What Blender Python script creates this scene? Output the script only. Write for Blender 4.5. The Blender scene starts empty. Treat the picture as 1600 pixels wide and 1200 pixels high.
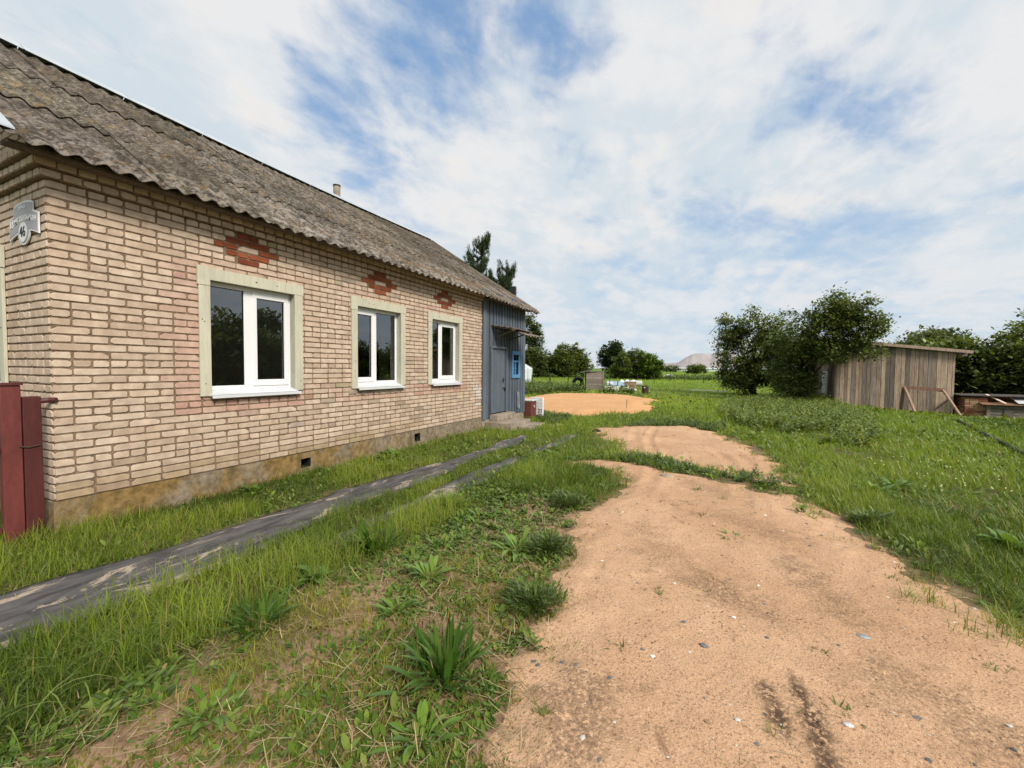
import bpy, math, random
import numpy as np
from mathutils import Vector, Matrix
R_ = math.radians
random.seed(5)
RNG = np.random.default_rng(11)
scene = bpy.context.scene
col = scene.collection

# ------------------------------------------------------------------ camera
CAM = Vector((5.05, -1.53, 1.473))
YAW, PITCH, ROLL = .4551, .0385, .0092
def cam_axes():
    cy, sy = math.cos(YAW), math.sin(YAW)
    fwd = Vector((-sy*math.cos(PITCH), cy*math.cos(PITCH), -math.sin(PITCH)))
    right = Vector((cy, sy, 0)); up = right.cross(fwd)
    return right*math.cos(ROLL)+up*math.sin(ROLL), -right*math.sin(ROLL)+up*math.cos(ROLL), fwd
_r, _u, _f = cam_axes()
cd = bpy.data.cameras.new('camera'); cam = bpy.data.objects.new('camera', cd); col.objects.link(cam)
cd.sensor_width = 36; cd.lens = 36*668.83/1600; cd.clip_start = .05; cd.clip_end = 9000
cam.matrix_world = Matrix(((_r.x, _u.x, -_f.x, CAM.x), (_r.y, _u.y, -_f.y, CAM.y), (_r.z, _u.z, -_f.z, CAM.z), (0, 0, 0, 1)))
scene.camera = cam

# ------------------------------------------------------------------ light and sky
SUN_EL, SUN_AZ = R_(38), R_(118)          # azimuth clockwise from +Y: sun behind the camera, to the right
sd = Vector((math.sin(SUN_AZ)*math.cos(SUN_EL), math.cos(SUN_AZ)*math.cos(SUN_EL), math.sin(SUN_EL)))
sl = bpy.data.lights.new('sun', 'SUN'); sl.energy = 3.1; sl.angle = R_(16); sl.color = (1, .93, .83)
so = bpy.data.objects.new('sun', sl); col.objects.link(so)
so.rotation_euler = (-sd).to_track_quat('-Z', 'Y').to_euler()

scene.view_settings.view_transform = 'Standard'
scene.view_settings.look = 'None'
scene.view_settings.exposure = 0.30
scene.view_settings.gamma = 1.0
scene.view_settings.use_curve_mapping = False
scene.cycles.max_bounces = 8
scene.cycles.transparent_max_bounces = 8
scene.cycles.use_denoising = True

class NT:
    """small helper round a node tree"""
    def __init__(s, tree): s.t = tree; s.n = tree.nodes; s.l = tree.links
    def add(s, kind, **kw):
        n = s.n.new(kind)
        for k, v in kw.items():
            if k == 'ins':
                for i, x in v.items():
                    if hasattr(x, 'is_linked') or isinstance(x, bpy.types.NodeSocket): s.l.new(x, n.inputs[i])
                    else: n.inputs[i].default_value = x
            else: setattr(n, k, v)
        return n
    def math(s, op, a, b=None, c=None, clamp=False):
        n = s.n.new('ShaderNodeMath'); n.operation = op; n.use_clamp = clamp
        for i, x in enumerate((a, b, c)):
            if x is None: continue
            if isinstance(x, bpy.types.NodeSocket): s.l.new(x, n.inputs[i])
            else: n.inputs[i].default_value = x
        return n.outputs[0]
    def vmath(s, op, a, b=None, out=0):
        n = s.n.new('ShaderNodeVectorMath'); n.operation = op
        for i, x in enumerate((a, b)):
            if x is None: continue
            if isinstance(x, bpy.types.NodeSocket): s.l.new(x, n.inputs[i])
            else: n.inputs[i].default_value = x
        return n.outputs[out]
    def mix(s, f, a, b, blend='MIX'):
        n = s.n.new('ShaderNodeMix'); n.data_type = 'RGBA'; n.blend_type = blend
        for i, x in ((0, f), (6, a), (7, b)):
            if isinstance(x, bpy.types.NodeSocket): s.l.new(x, n.inputs[i])
            elif i == 0: n.inputs[0].default_value = x
            else: n.inputs[i].default_value = (x[0], x[1], x[2], 1)
        return n.outputs[2]
    def noise(s, vec, scale, detail=4, rough=.55, dist=0, out=0, dims='3D'):
        n = s.n.new('ShaderNodeTexNoise'); n.noise_dimensions = dims
        if vec is not None: s.l.new(vec, n.inputs['Vector'])
        n.inputs['Scale'].default_value = scale; n.inputs['Detail'].default_value = detail
        n.inputs['Roughness'].default_value = rough; n.inputs['Distortion'].default_value = dist
        return n.outputs[out]
    def ramp(s, f, stops, interp='LINEAR'):
        n = s.n.new('ShaderNodeValToRGB'); s.l.new(f, n.inputs[0]); n.color_ramp.interpolation = interp
        e = n.color_ramp.elements
        while len(e) < len(stops): e.new(.5)
        for q, (p, c) in zip(e, stops):
            q.position = p
            if isinstance(c, (int, float)): c = (c, c, c)
            q.color = (c[0], c[1], c[2], 1)
        return n.outputs[0]
    def mrange(s, f, a, b, c=0., d=1.):
        n = s.n.new('ShaderNodeMapRange'); n.interpolation_type = 'SMOOTHSTEP'
        s.l.new(f, n.inputs[0])
        for i, v in zip((1, 2, 3, 4), (a, b, c, d)): n.inputs[i].default_value = v
        return n.outputs[0]
    def scalevec(s, vec, sc):
        n = s.n.new('ShaderNodeMapping'); s.l.new(vec, n.inputs[0]); n.inputs['Scale'].default_value = sc
        return n.outputs[0]

world = bpy.data.worlds.new('World'); scene.world = world; world.use_nodes = True
def make_sky():
    t = NT(world.node_tree); t.n.clear()
    sky = t.add('ShaderNodeTexSky', sky_type='NISHITA', sun_disc=False, sun_elevation=SUN_EL, sun_rotation=SUN_AZ,
                air_density=1.0, dust_density=1.2, ozone_density=1.6)
    tc = t.add('ShaderNodeTexCoord'); d = tc.outputs['Generated']
    sep = t.add('ShaderNodeSeparateXYZ', ins={0: d})
    z = t.math('MAXIMUM', sep.outputs[2], 0.0)
    zz = t.math('ADD', z, .20)
    px = t.math('DIVIDE', sep.outputs[0], zz); py = t.math('DIVIDE', sep.outputs[1], zz)
    p = t.add('ShaderNodeCombineXYZ', ins={0: px, 1: py, 2: 3.7}).outputs[0]
    mp = t.add('ShaderNodeMapping', ins={0: p}); mp.inputs['Rotation'].default_value = (0, 0, R_(-32)); mp.inputs['Scale'].default_value = (1.15, .8, 1)
    v = mp.outputs[0]
    n1 = t.noise(v, 1.4, 3, .5, .4)
    n2 = t.noise(v, 3.5, 5, .55, .35)
    n3 = t.noise(v, 12., 7, .60, .25)
    f = t.math('ADD', t.math('MULTIPLY', n1, .40), t.math('ADD', t.math('MULTIPLY', n2, .43), t.math('MULTIPLY', n3, .17)))
    def gap(dx, dy, dz, a, b):
        dv = Vector((dx, dy, dz)).normalized()
        dp = t.vmath('DOT_PRODUCT', d, tuple(dv), out=1)
        return t.mrange(dp, a, b)
    tot = None
    for g in GAPS:
        s = t.math('MULTIPLY', gap(*g[:5]), g[5])
        tot = s if tot is None else t.math('ADD', tot, s)
    cov = t.math('SUBTRACT', f, tot)
    cloud = t.mrange(cov, .285, .48)
    low = t.mrange(z, .02, .32)
    cloud = t.math('MULTIPLY', cloud, t.math('ADD', t.math('MULTIPLY', low, .30), .68))
    # light and shade inside the clouds
    sh = t.math('ADD', t.math('MULTIPLY', t.noise(v, 2.2, 5, .52, .5), .68), t.math('MULTIPLY', t.noise(v, 8.5, 6, .55, .4), .32))
    ccol = t.mix(t.mrange(sh, .40, .58), CLOUD_LO, CLOUD_HI)
    warm = t.mrange(t.noise(v, 3.1, 7, .58, .4), .54, .66)
    ccol = t.mix(t.math('MULTIPLY', warm, .55), ccol, CLOUD_W)
    blue = t.vmath('MULTIPLY', sky.outputs[0], (SKY, SKY, SKY))
    veil = t.mrange(z, .0, .55, 1., 0.)
    base = t.mix(t.math('MULTIPLY', veil, .75), t.mix(.60, blue, SKYBLUE), SKYLOW)
    c = t.mix(cloud, base, ccol)
    bg = t.add('ShaderNodeBackground', ins={0: c, 1: 1.0})
    t.add('ShaderNodeOutputWorld', ins={0: bg.outputs[0]})
SKY = .1
CLOUD_LO, CLOUD_HI, CLOUD_W = (.535, .60, .65), (.675, .68, .685), (.735, .695, .665)
SKYBLUE, SKYLOW = (.22, .39, .66), (.50, .60, .68)
def pixdir(x, y): return _f+_r*((x-800)/668.83)-_u*((y-600)/668.83)
GAPS = []
for (x, y, a, b, k) in ((470, 30, .975, .9995, .05), (550, 190, .975, .9995, .10), (620, 80, .970, .9995, .085), (760, 60, .965, .999, .075), (890, 10, .985, .9995, .10), (930, 170, .985, .9995, .06), (1370, 140, .995, .9997, .03), (1500, 160, .994, .9997, .02), (1050, 470, .95, .995, .04), (1250, 330, .97, .999, .05), (600, 390, .985, .999, .05), (1500, 420, .96, .999, .03)):
    v = pixdir(x, y); GAPS.append((v.x, v.y, v.z, a, b, k))
make_sky()

# ------------------------------------------------------------------ mesh helpers
class MB:
    """collects polygons with a colour per vertex; build() links them as ONE mesh object"""
    def __init__(s): s.V = []; s.C = []; s.F = []; s.n = 0; s.Q = []
    def add(s, verts, faces, c=(1, 1, 1)):
        v = np.asarray(verts, float).reshape(-1, 3); k = len(v)
        s.V.append(v); cc = np.asarray(c, float)
        s.C.append(np.broadcast_to(cc, (k, 3)) if cc.ndim == 1 else cc)
        for f in faces: s.F.append([i+s.n for i in f])
        s.n += k; return s
    def quads(s, verts, q, c):
        s.V.append(verts); s.C.append(c); s.Q.append(q+s.n); s.n += len(verts); return s
    def box(s, x0, x1, y0, y1, z0, z1, c=(1, 1, 1), M=None):
        v = [(x, y, z) for z in (z0, z1) for x, y in ((x0, y0), (x1, y0), (x1, y1), (x0, y1))]
        if M is not None: v = [M @ Vector(q) for q in v]
        return s.add(v, [(3, 2, 1, 0), (4, 5, 6, 7), (0, 1, 5, 4), (1, 2, 6, 5), (2, 3, 7, 6), (3, 0, 4, 7)], c)
    def bar(s, a, b, w, h, c=(1, 1, 1), up=(0, 0, 1)):
        a, b = Vector(a), Vector(b); d = (b-a); L = d.length; d.normalize()
        sx = d.cross(Vector(up)); 
        if sx.length < 1e-3: sx = d.cross(Vector((1, 0, 0)))
        sx.normalize(); sz = sx.cross(d)
        M = Matrix(((sx.x, d.x, sz.x, a.x), (sx.y, d.y, sz.y, a.y), (sx.z, d.z, sz.z, a.z), (0, 0, 0, 1)))
        return s.box(-w/2, w/2, 0, L, -h/2, h/2, c, M)
    def tube(s, pts, rad, n=8, c=(1, 1, 1), cap=True):
        pts = [Vector(p) for p in pts]; k = len(pts)
        if not hasattr(rad, '__len__'): rad = [rad]*k
        V = []; F = []
        for i, p in enumerate(pts):
            d = (pts[min(i+1, k-1)]-pts[max(i-1, 0)]).normalized()
            a = d.cross(Vector((0, 0, 1)))
            if a.length < 1e-3: a = Vector((1, 0, 0))
            a.normalize(); b = d.cross(a)
            for j in range(n):
                t = 2*math.pi*j/n; V.append(p+(a*math.cos(t)+b*math.sin(t))*rad[i])
        for i in range(k-1):
            for j in range(n):
                j2 = (j+1) % n; F.append((i*n+j, i*n+j2, (i+1)*n+j2, (i+1)*n+j))
        if cap: F.append(tuple(range(n-1, -1, -1))); F.append(tuple((k-1)*n+j for j in range(n)))
        return s.add(V, F, c)
    def prism(s, outline, f0, f1, c=(1, 1, 1)):
        """outline: list of 2-D points; f0/f1 map them to the two end faces"""
        n = len(outline); V = [f0(*p) for p in outline]+[f1(*p) for p in outline]
        F = [tuple(range(n-1, -1, -1)), tuple(range(n, 2*n))]+[(i, (i+1) % n, n+(i+1) % n, n+i) for i in range(n)]
        return s.add(V, F, c)
    def build(s, name, mat, parent=None, smooth=False, bevel=0, loc=None):
        V = np.concatenate(s.V); C = np.concatenate(s.C)
        if parent is not None: V = V-np.array(wloc(parent))
        me = bpy.data.meshes.new(name)
        nq = sum(len(q) for q in s.Q)
        if nq:
            Q = np.concatenate(s.Q).astype(np.int32)
            loops = Q.ravel(); starts = np.arange(0, nq*4, 4, dtype=np.int32)
            if s.F:
                ex = np.array([i for f in s.F for i in f], np.int32); ln = np.array([len(f) for f in s.F])
                st = nq*4+np.concatenate(([0], np.cumsum(ln)[:-1])); loops = np.concatenate((loops, ex)); starts = np.concatenate((starts, st)).astype(np.int32)
            me.vertices.add(len(V)); me.vertices.foreach_set('co', V.astype(np.float32).ravel())
            me.loops.add(len(loops)); me.loops.foreach_set('vertex_index', loops)
            me.polygons.add(len(starts)); me.polygons.foreach_set('loop_start', starts)
            me.update(calc_edges=True)
        else:
            me.from_pydata([tuple(v) for v in V], [], s.F); me.update()
        ca = me.color_attributes.new('Col', 'FLOAT_COLOR', 'POINT')
        ca.data.foreach_set('color', np.concatenate((C, np.ones((len(C), 1))), 1).astype(np.float32).ravel())
        me.materials.append(mat)
        if smooth: me.polygons.foreach_set('use_smooth', np.ones(len(me.polygons), bool))
        o = bpy.data.objects.new(name, me); col.objects.link(o)
        if parent is not None: o.parent = parent
        if loc is not None: o.location = loc
        if bevel:
            b = o.modifiers.new('bevel', 'BEVEL'); b.width = bevel; b.segments = 2; b.limit_method = 'ANGLE'
        return o
def wloc(o):
    v = Vector((0, 0, 0))
    while o is not None: v += o.location; o = o.parent
    return v
def thing(name, label, cat, loc=(0, 0, 0), group=None):
    o = bpy.data.objects.new(name, None); o.empty_display_size = .1; col.objects.link(o); o.location = loc
    return tag(o, label, cat, group)
def tag(o, label, cat, group=None):
    o['label'] = label; o['category'] = cat
    if group: o['group'] = group
    return o
def structure(o): o['kind'] = 'structure'; return o
def stuff(o, label, cat): o['kind'] = 'stuff'; o['label'] = label; o['category'] = cat; return o

# value noise for numpy
_perm = np.random.default_rng(3).random((256, 256))
def vnoise(x, y):
    x = np.asarray(x, float); y = np.asarray(y, float)
    xi = np.floor(x).astype(int); yi = np.floor(y).astype(int); fx = x-xi; fy = y-yi
    fx = fx*fx*(3-2*fx); fy = fy*fy*(3-2*fy)
    a = _perm[xi % 256, yi % 256]; b = _perm[(xi+1) % 256, yi % 256]; c = _perm[xi % 256, (yi+1) % 256]; d = _perm[(xi+1) % 256, (yi+1) % 256]
    return (a*(1-fx)+b*fx)*(1-fy)+(c*(1-fx)+d*fx)*fy
def fbm(x, y, oct=4):
    s = 0; a = .5; t = 0
    for k in range(oct):
        s = s+a*vnoise(x*2**k+17.3*k, y*2**k+5.1*k); t += a; a *= .55
    return s/t
def inpoly(poly, x, y):
    r = np.zeros(np.shape(x), bool); n = len(poly)
    for i in range(n):
        x0, y0 = poly[i]; x1, y1 = poly[(i+1) % n]
        if y0 == y1: continue
        c = ((y0 > y) != (y1 > y)) & (x < (x1-x0)*(y-y0)/(y1-y0)+x0)
        r ^= c
    return r
def polydist(poly, x, y):
    """signed distance, positive inside"""
    d = np.full(np.shape(x), 1e9); n = len(poly)
    for i in range(n):
        ax, ay = poly[i]; bx, by = poly[(i+1) % n]
        L = (bx-ax)**2+(by-ay)**2+1e-12
        t = np.clip(((x-ax)*(bx-ax)+(y-ay)*(by-ay))/L, 0, 1)
        d = np.minimum(d, np.hypot(x-ax-t*(bx-ax), y-ay-t*(by-ay)))
    return np.where(inpoly(poly, x, y), d, -d)

# ------------------------------------------------------------------ materials
def new_mat(name):
    m = bpy.data.materials.new(name); m.use_nodes = True; t = NT(m.node_tree); t.n.clear(); return m, t
def finish(t, colr, rough=.8, bump=None, bstr=.3, bdist=.01, spec=.3, metallic=0., **kw):
    b = t.add('ShaderNodeBsdfPrincipled')
    for k, v in (('Base Color', colr), ('Roughness', rough), ('Specular IOR Level', spec), ('Metallic', metallic)):
        if isinstance(v, bpy.types.NodeSocket): t.l.new(v, b.inputs[k])
        elif k == 'Base Color': b.inputs[k].default_value = (*v, 1)
        else: b.inputs[k].default_value = v
    if bump is not None:
        bn = t.add('ShaderNodeBump', ins={'Height': bump, 'Strength': bstr, 'Distance': bdist}); t.l.new(bn.outputs[0], b.inputs['Normal'])
    t.add('ShaderNodeOutputMaterial', ins={0: b.outputs[0]})
def attr(t): return t.add('ShaderNodeVertexColor', layer_name='Col').outputs[0]
def objco(t): return t.add('ShaderNodeTexCoord').outputs['Object']

def mat_plain(name, c, rough=.7, var=.25, scale=6, bump=.15, stretch=(1, 1, 1), spec=.3, metallic=0, dirt=None, dscale=2.5):
    """colour x vertex colour, mottled by two noises; optional dirt colour in patches"""
    m, t = new_mat(name); v = t.scalevec(objco(t), stretch)
    n = t.noise(v, scale, 6, .6); n2 = t.noise(v, scale*7, 4, .6)
    f = t.math('ADD', t.math('MULTIPLY', n, .65), t.math('MULTIPLY', n2, .35))
    cc = t.mix(1., attr(t), c, 'MULTIPLY')
    lo = t.mix(1., cc, (1-var*1.3,)*3, 'MULTIPLY'); hi = t.mix(1., cc, (1+var,)*3, 'MULTIPLY')
    cc = t.mix(t.mrange(f, .33, .67), lo, hi)
    if dirt is not None:
        d = t.noise(v, dscale, 7, .65, .4); cc = t.mix(t.mrange(d, .52, .70, 0, dirt[3]), cc, dirt[:3])
    finish(t, cc, rough, f, bump, .01, spec, metallic); return m

def mat_leaf(name, trans=.35, gloss=.12, mul=(1, 1, 1)):
    m, t = new_mat(name); c = t.mix(1., attr(t), mul, 'MULTIPLY')
    d = t.add('ShaderNodeBsdfDiffuse', ins={0: c})
    tr = t.add('ShaderNodeBsdfTranslucent', ins={0: t.mix(1., c, (1.25, 1.15, .55), 'MULTIPLY')})
    g = t.add('ShaderNodeBsdfGlossy', ins={0: (.75, .85, .6, 1), 1: .5})
    a = t.add('ShaderNodeMixShader', ins={0: trans, 1: d.outputs[0], 2: tr.outputs[0]})
    lw = t.add('ShaderNodeFresnel', ins={0: 1.4})
    b = t.add('ShaderNodeMixShader', ins={0: t.math('MULTIPLY', lw.outputs[0], gloss*4, clamp=True), 1: a.outputs[0], 2: g.outputs[0]})
    t.add('ShaderNodeOutputMaterial', ins={0: b.outputs[0]}); return m

def mat_wood(name, c, rough=.85, var=.3, grain=(14, 14, .9), bump=.35, knots=0., spec=.2):
    m, t = new_mat(name); o = objco(t); v = t.scalevec(o, grain)
    g1 = t.noise(v, 2.2, 6, .62, .6); g2 = t.noise(v, 9, 3, .5, .2); big = t.noise(o, 1.3, 4, .6)
    f = t.math('ADD', t.math('MULTIPLY', g1, .6), t.math('MULTIPLY', g2, .4))
    cc = t.mix(1., attr(t), c, 'MULTIPLY')
    cc = t.mix(t.mrange(f, .32, .68), t.mix(1., cc, (1-var*1.6, 1-var*1.7, 1-var*1.75), 'MULTIPLY'), t.mix(1., cc, (1+var,)*3, 'MULTIPLY'))
    cc = t.mix(t.mrange(big, .45, .7, 0, .45), cc, t.mix(1., cc, (.72, .74, .78), 'MULTIPLY'))
    if knots:
        vo = t.add('ShaderNodeTexVoronoi', ins={0: t.scalevec(o, (7, 7, 2.1))}); vo.inputs['Scale'].default_value = 1.
        cc = t.mix(t.mrange(vo.outputs['Distance'], .05, .13, knots, 0), cc, (.05, .03, .02))
    finish(t, cc, rough, f, bump, .006, spec); return m

MAT = {}
MAT['leaf'] = mat_leaf('grass_blades', .45, .03, (1.24, 1.29, 1.08))
MAT['crown'] = mat_leaf('tree_leaves', .34, .02, (1.25, 1.2, 1.15))
MAT['weed'] = mat_leaf('weed_leaves', .36, .035, (1.18, 1.22, 1.0))

def mat_ground():
    m, t = new_mat('ground_soil'); o = objco(t)
    a = t.noise(o, .35, 6, .6); b = t.noise(o, 3.2, 7, .65); c = t.noise(o, 22, 5, .7); far = t.noise(o, .06, 5, .6)
    soil = t.mix(t.mrange(b, .35, .65), (.19, .115, .07), (.37, .235, .155))
    soil = t.mix(t.mrange(c, .45, .75, 0, .7), soil, (.42, .31, .17))
    moss = t.mix(t.mrange(c, .35, .65), (.05, .07, .014), (.13, .155, .04))
    near = t.mix(t.mrange(b, .40, .60), moss, t.mix(t.mrange(c, .3, .7), (.075, .06, .03), (.17, .15, .07)))
    sep = t.add('ShaderNodeSeparateColor', ins={0: attr(t)})      # red: lushness, green: distance field
    g = t.mix(sep.outputs[0], soil, near)
    fieldc = t.mix(t.mrange(far, .35, .65), (.13, .225, .03), (.19, .275, .045))
    fieldc = t.mix(t.mrange(a, .4, .7, 0, .6), fieldc, (.10, .17, .03))
    g = t.mix(sep.outputs[1], g, fieldc)
    finish(t, g, .95, t.math('ADD', t.math('MULTIPLY', b, .6), t.math('MULTIPLY', c, .4)), .8, .03, .1); return m
def mat_sand(name='sand', wet=1.):
    m, t = new_mat(name); o = objco(t)
    a = t.noise(o, .8, 6, .6, .4); b = t.noise(o, 6, 6, .65); c = t.noise(o, 45, 4, .7); d = t.noise(o, 95, 3, .65)
    cc = t.mix(t.mrange(a, .3, .7), SANDA, SANDB)
    cc = t.mix(t.mrange(b, .35, .7, 0, .55), cc, SANDC)
    cc = t.mix(t.mrange(c, .55, .68, 0, .6), cc, (.26, .15, .08))
    cc = t.mix(t.mrange(c, .40, .28, 0, .45), cc, (.78, .56, .36))
    cc = t.mix(t.mrange(d, .56, .64, 0, .75), cc, (.20, .125, .08))
    # darker damp earth showing in streaks
    st = t.noise(t.scalevec(o, (1.9, .75, 1)), 1.7, 7, .7, .8)
    cc = t.mix(t.math('MULTIPLY', t.mrange(st, .575, .70, 0, .75*wet), t.mrange(b, .42, .56)), cc, (.19, .105, .06))
    cc = t.mix(t.mrange(d, .40, .33, 0, .6), cc, (.80, .60, .42))
    stain = t.add('ShaderNodeSeparateColor', ins={0: attr(t)}).outputs[0]
    cc = t.mix(t.math('MULTIPLY', t.math('SUBTRACT', 1., stain), t.mrange(c, .38, .52)), cc, (.10, .062, .04))
    # wheel tread marks along the track
    w = t.add('ShaderNodeTexWave', wave_type='BANDS', bands_direction='X', ins={0: t.scalevec(o, (1, .1, 1))}); w.inputs['Scale'].default_value = 1.1; w.inputs['Distortion'].default_value = 2.5; w.inputs['Detail'].default_value = 4
    tr = t.math('MULTIPLY', w.outputs[1], t.mrange(a, .45, .65))
    cl = t.add('ShaderNodeTexVoronoi', ins={0: o}); cl.inputs['Scale'].default_value = 26; cl.inputs['Randomness'].default_value = 1
    crumb = t.math('MULTIPLY', t.mrange(cl.outputs['Distance'], .02, .28, 1, 0), t.mrange(t.noise(o, 3.1, 4, .6), .46, .62))
    cc = t.mix(t.math('MULTIPLY', crumb, .45), cc, (.25, .15, .085))
    h = t.math('ADD', t.math('ADD', t.math('MULTIPLY', b, .5), t.math('MULTIPLY', c, .35)), t.math('ADD', t.math('ADD', t.math('MULTIPLY', d, .35), t.math('MULTIPLY', crumb, .5*wet)), t.math('MULTIPLY', tr, .25*wet)))
    finish(t, cc, .95, h, .9, .022, .1); return m
SANDA, SANDB, SANDC = (.50, .300, .172), (.68, .440, .270), (.58, .350, .205)
MAT['ground'] = mat_ground()
MAT['sand'] = mat_sand('track_sand', 1.)
SANDA, SANDB, SANDC = (.64, .35, .16), (.72, .41, .20), (.68, .37, .175)
MAT['sand2'] = mat_sand('heap_sand', .0)

def mat_brick():
    m, t = new_mat('brick'); o = objco(t)
    n = t.noise(o, 9, 5, .6); f = t.noise(o, 120, 3, .65); s = t.noise(o, 1.1, 6, .62, .3)
    cc = attr(t)
    cc = t.mix(t.mrange(n, .35, .7), t.mix(1., cc, (.84, .82, .80), 'MULTIPLY'), t.mix(1., cc, (1.07, 1.07, 1.06), 'MULTIPLY'))
    cc = t.mix(t.mrange(f, .55, .72, 0, .35), cc, t.mix(1., cc, (.55, .5, .46), 'MULTIPLY'))
    cc = t.mix(t.mrange(s, .55, .72, 0, .30), cc, t.mix(1., cc, (.74, .68, .60), 'MULTIPLY'))
    finish(t, cc, .92, t.math('ADD', t.math('MULTIPLY', n, .5), t.math('MULTIPLY', f, .5)), .35, .004, .15); return m
MAT['brick'] = mat_brick()
MAT['mortar'] = mat_plain('mortar', (.225, .158, .105), .95, .35, 18, .6)
def mat_roof():
    m, t = new_mat('old_slate_sheet'); o = objco(t)
    sp = t.add('ShaderNodeSeparateXYZ', ins={0: o})
    a = t.noise(o, .9, 6, .62, .3); st = t.noise(t.scalevec(o, (1.3, 9., 1.3)), 2.0, 6, .66, .3); b = t.noise(t.scalevec(o, (7, 11, 7)), 1.0, 6, .68, .6); c = t.noise(o, 34, 4, .7); d = t.noise(o, 4.3, 6, .68, .5)
    cc = t.mix(t.mrange(b, .38, .62), (.085, .072, .058), (.275, .245, .21))
    cc = t.mix(t.mrange(st, .46, .62, 0, .65), cc, (.10, .086, .07))
    cc = t.mix(t.mrange(st, .45, .34, 0, .5), cc, (.34, .31, .275))
    cc = t.mix(t.mrange(c, .52, .64, 0, .75), cc, (.045, .038, .030))
    cc = t.mix(t.mrange(c, .45, .34, 0, .75), cc, (.50, .47, .43))
    cc = t.mix(t.math('MULTIPLY', t.mrange(d, .55, .64), t.mrange(c, .40, .56, 0, .75)), cc, (.34, .235, .105))
    cc = t.mix(t.mrange(a, .50, .62, 0, .45), cc, (.095, .08, .058))
    e = t.mrange(sp.outputs[0], -.7, .35)
    cc = t.mix(t.math('MULTIPLY', e, t.mrange(b, .45, .60, 0, .7)), cc, (.45, .42, .385))
    cc = t.mix(1., cc, attr(t), 'MULTIPLY')
    finish(t, cc, .95, t.math('ADD', t.math('MULTIPLY', b, .5), t.math('MULTIPLY', c, .5)), .7, .014, .1); return m
MAT['roof'] = mat_roof()
def mat_plinth():
    m, t = new_mat('plinth_concrete'); o = objco(t)
    sp = t.add('ShaderNodeSeparateXYZ', ins={0: o})
    a = t.noise(o, 2.3, 7, .65, .4); b = t.noise(o, 14, 6, .68); c = t.noise(t.scalevec(o, (1, 1, .35)), 3.4, 6, .65, .3)
    cc = t.mix(t.mrange(b, .3, .7), (.16, .13, .095), (.33, .275, .21))
    y = t.mrange(sp.outputs[1], 2.3, 5.6, 1., .18)
    cc = t.mix(t.math('MULTIPLY', y, t.mrange(a, .34, .58, 0, .85)), cc, t.mix(t.mrange(b, .3, .7), (.145, .088, .022), (.32, .20, .065)))
    cc = t.mix(t.mrange(c, .54, .72, 0, .75), cc, (.075, .065, .038))
    finish(t, cc, .95, t.math('ADD', t.math('MULTIPLY', a, .4), t.math('MULTIPLY', b, .6)), .8, .02, .1); return m
MAT['plinth'] = mat_plinth()
MAT['trim'] = mat_wood('cream_painted_board', (.565, .545, .425), .6, .07, (9, 9, 1.2), .2, 0, .3)
MAT['reveal'] = mat_wood('grey_green_board', (.42, .42, .34), .7, .10, (9, 9, 1.5), .2)
MAT['pvc'] = mat_plain('white_plastic', (.80, .80, .81), .35, .02, 3, .02, spec=.5)
MAT['metalwhite'] = mat_plain('white_tin', (.46, .50, .53), .4, .08, 4, .05, spec=.5, dirt=(.35, .36, .36, .5))
MAT['sillwhite'] = mat_plain('white_sill', (.66, .68, .70), .4, .04, 4, .05, spec=.5)
MAT['gasket'] = mat_plain('black_rubber', (.02, .02, .02), .6)
MAT['dark'] = mat_plain('dark_void', (.02, .018, .016), .95)
MAT['inner'] = mat_plain('green_plaster', (.80, .78, .36), .9, .1, 4, .1)
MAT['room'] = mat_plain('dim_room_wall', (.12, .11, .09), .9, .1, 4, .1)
MAT['bluewood'] = mat_wood('grey_blue_painted_board', (.118, .145, .178), .75, .16, (10, 10, .8), .3, 0, .25)
MAT['brightblue'] = mat_wood('bright_blue_paint', (.095, .27, .50), .6, .12, (10, 10, 1), .2, 0, .3)
MAT['iron'] = mat_plain('dark_iron', (.035, .033, .032), .55, .3, 9, .2, spec=.4, metallic=.3)
MAT['redpaint'] = mat_plain('red_brown_paint', (.105, .027, .025), .55, .22, 5, .2, (1, 1, .35), spec=.35, dirt=(.05, .022, .02, .7))
MAT['concrete'] = mat_plain('grey_concrete', (.33, .275, .215), .95, .3, 5, .6, dirt=(.14, .11, .075, .7))
MAT['oldwood'] = mat_wood('weathered_board', (.40, .325, .265), .9, .30, (16, 16, .8), .5, .55)
MAT['greywood'] = mat_wood('grey_planks', (.235, .21, .185), .9, .28, (3, 3, 16), .5)
MAT['barkwood'] = mat_plain('bark', (.085, .065, .048), .95, .35, 7, .9, (1, 1, .25))
MAT['rust'] = mat_plain('rusty_steel', (.065, .036, .030), .8, .35, 6, .4, dirt=(.16, .07, .04, .8))
MAT['whitetin'] = mat_plain('white_weathered_sheet', (.62, .64, .63), .6, .12, 3, .2, (1, 1, .3), dirt=(.30, .29, .26, .6))
MAT['foam'] = mat_plain('white_foam', (.80, .80, .80), .85, .06, 5, .1)
MAT['film'] = mat_plain('white_film', (.66, .72, .73), .35, .10, 4, .3, spec=.5)
MAT['bluefilm'] = mat_plain('pale_blue_wrap', (.42, .56, .72), .3, .15, 5, .2, spec=.5)
MAT['rubber'] = mat_plain('old_rubber', (.018, .019, .018), .8, .3, 8, .4)
MAT['salt'] = mat_plain('salt_heap', (.39, .35, .352), .95, .10, .012, .3, (1, 1, .4))
MAT['ink'] = mat_plain('black_ink', (.02, .02, .02), .7)
MAT['signgrey'] = mat_plain('sign_grey', (.36, .35, .37), .5, .06, 6, .05, spec=.4)
MAT['signwhite'] = mat_plain('sign_white', (.80, .80, .80), .5, .03, 6, .05, spec=.4)
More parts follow.
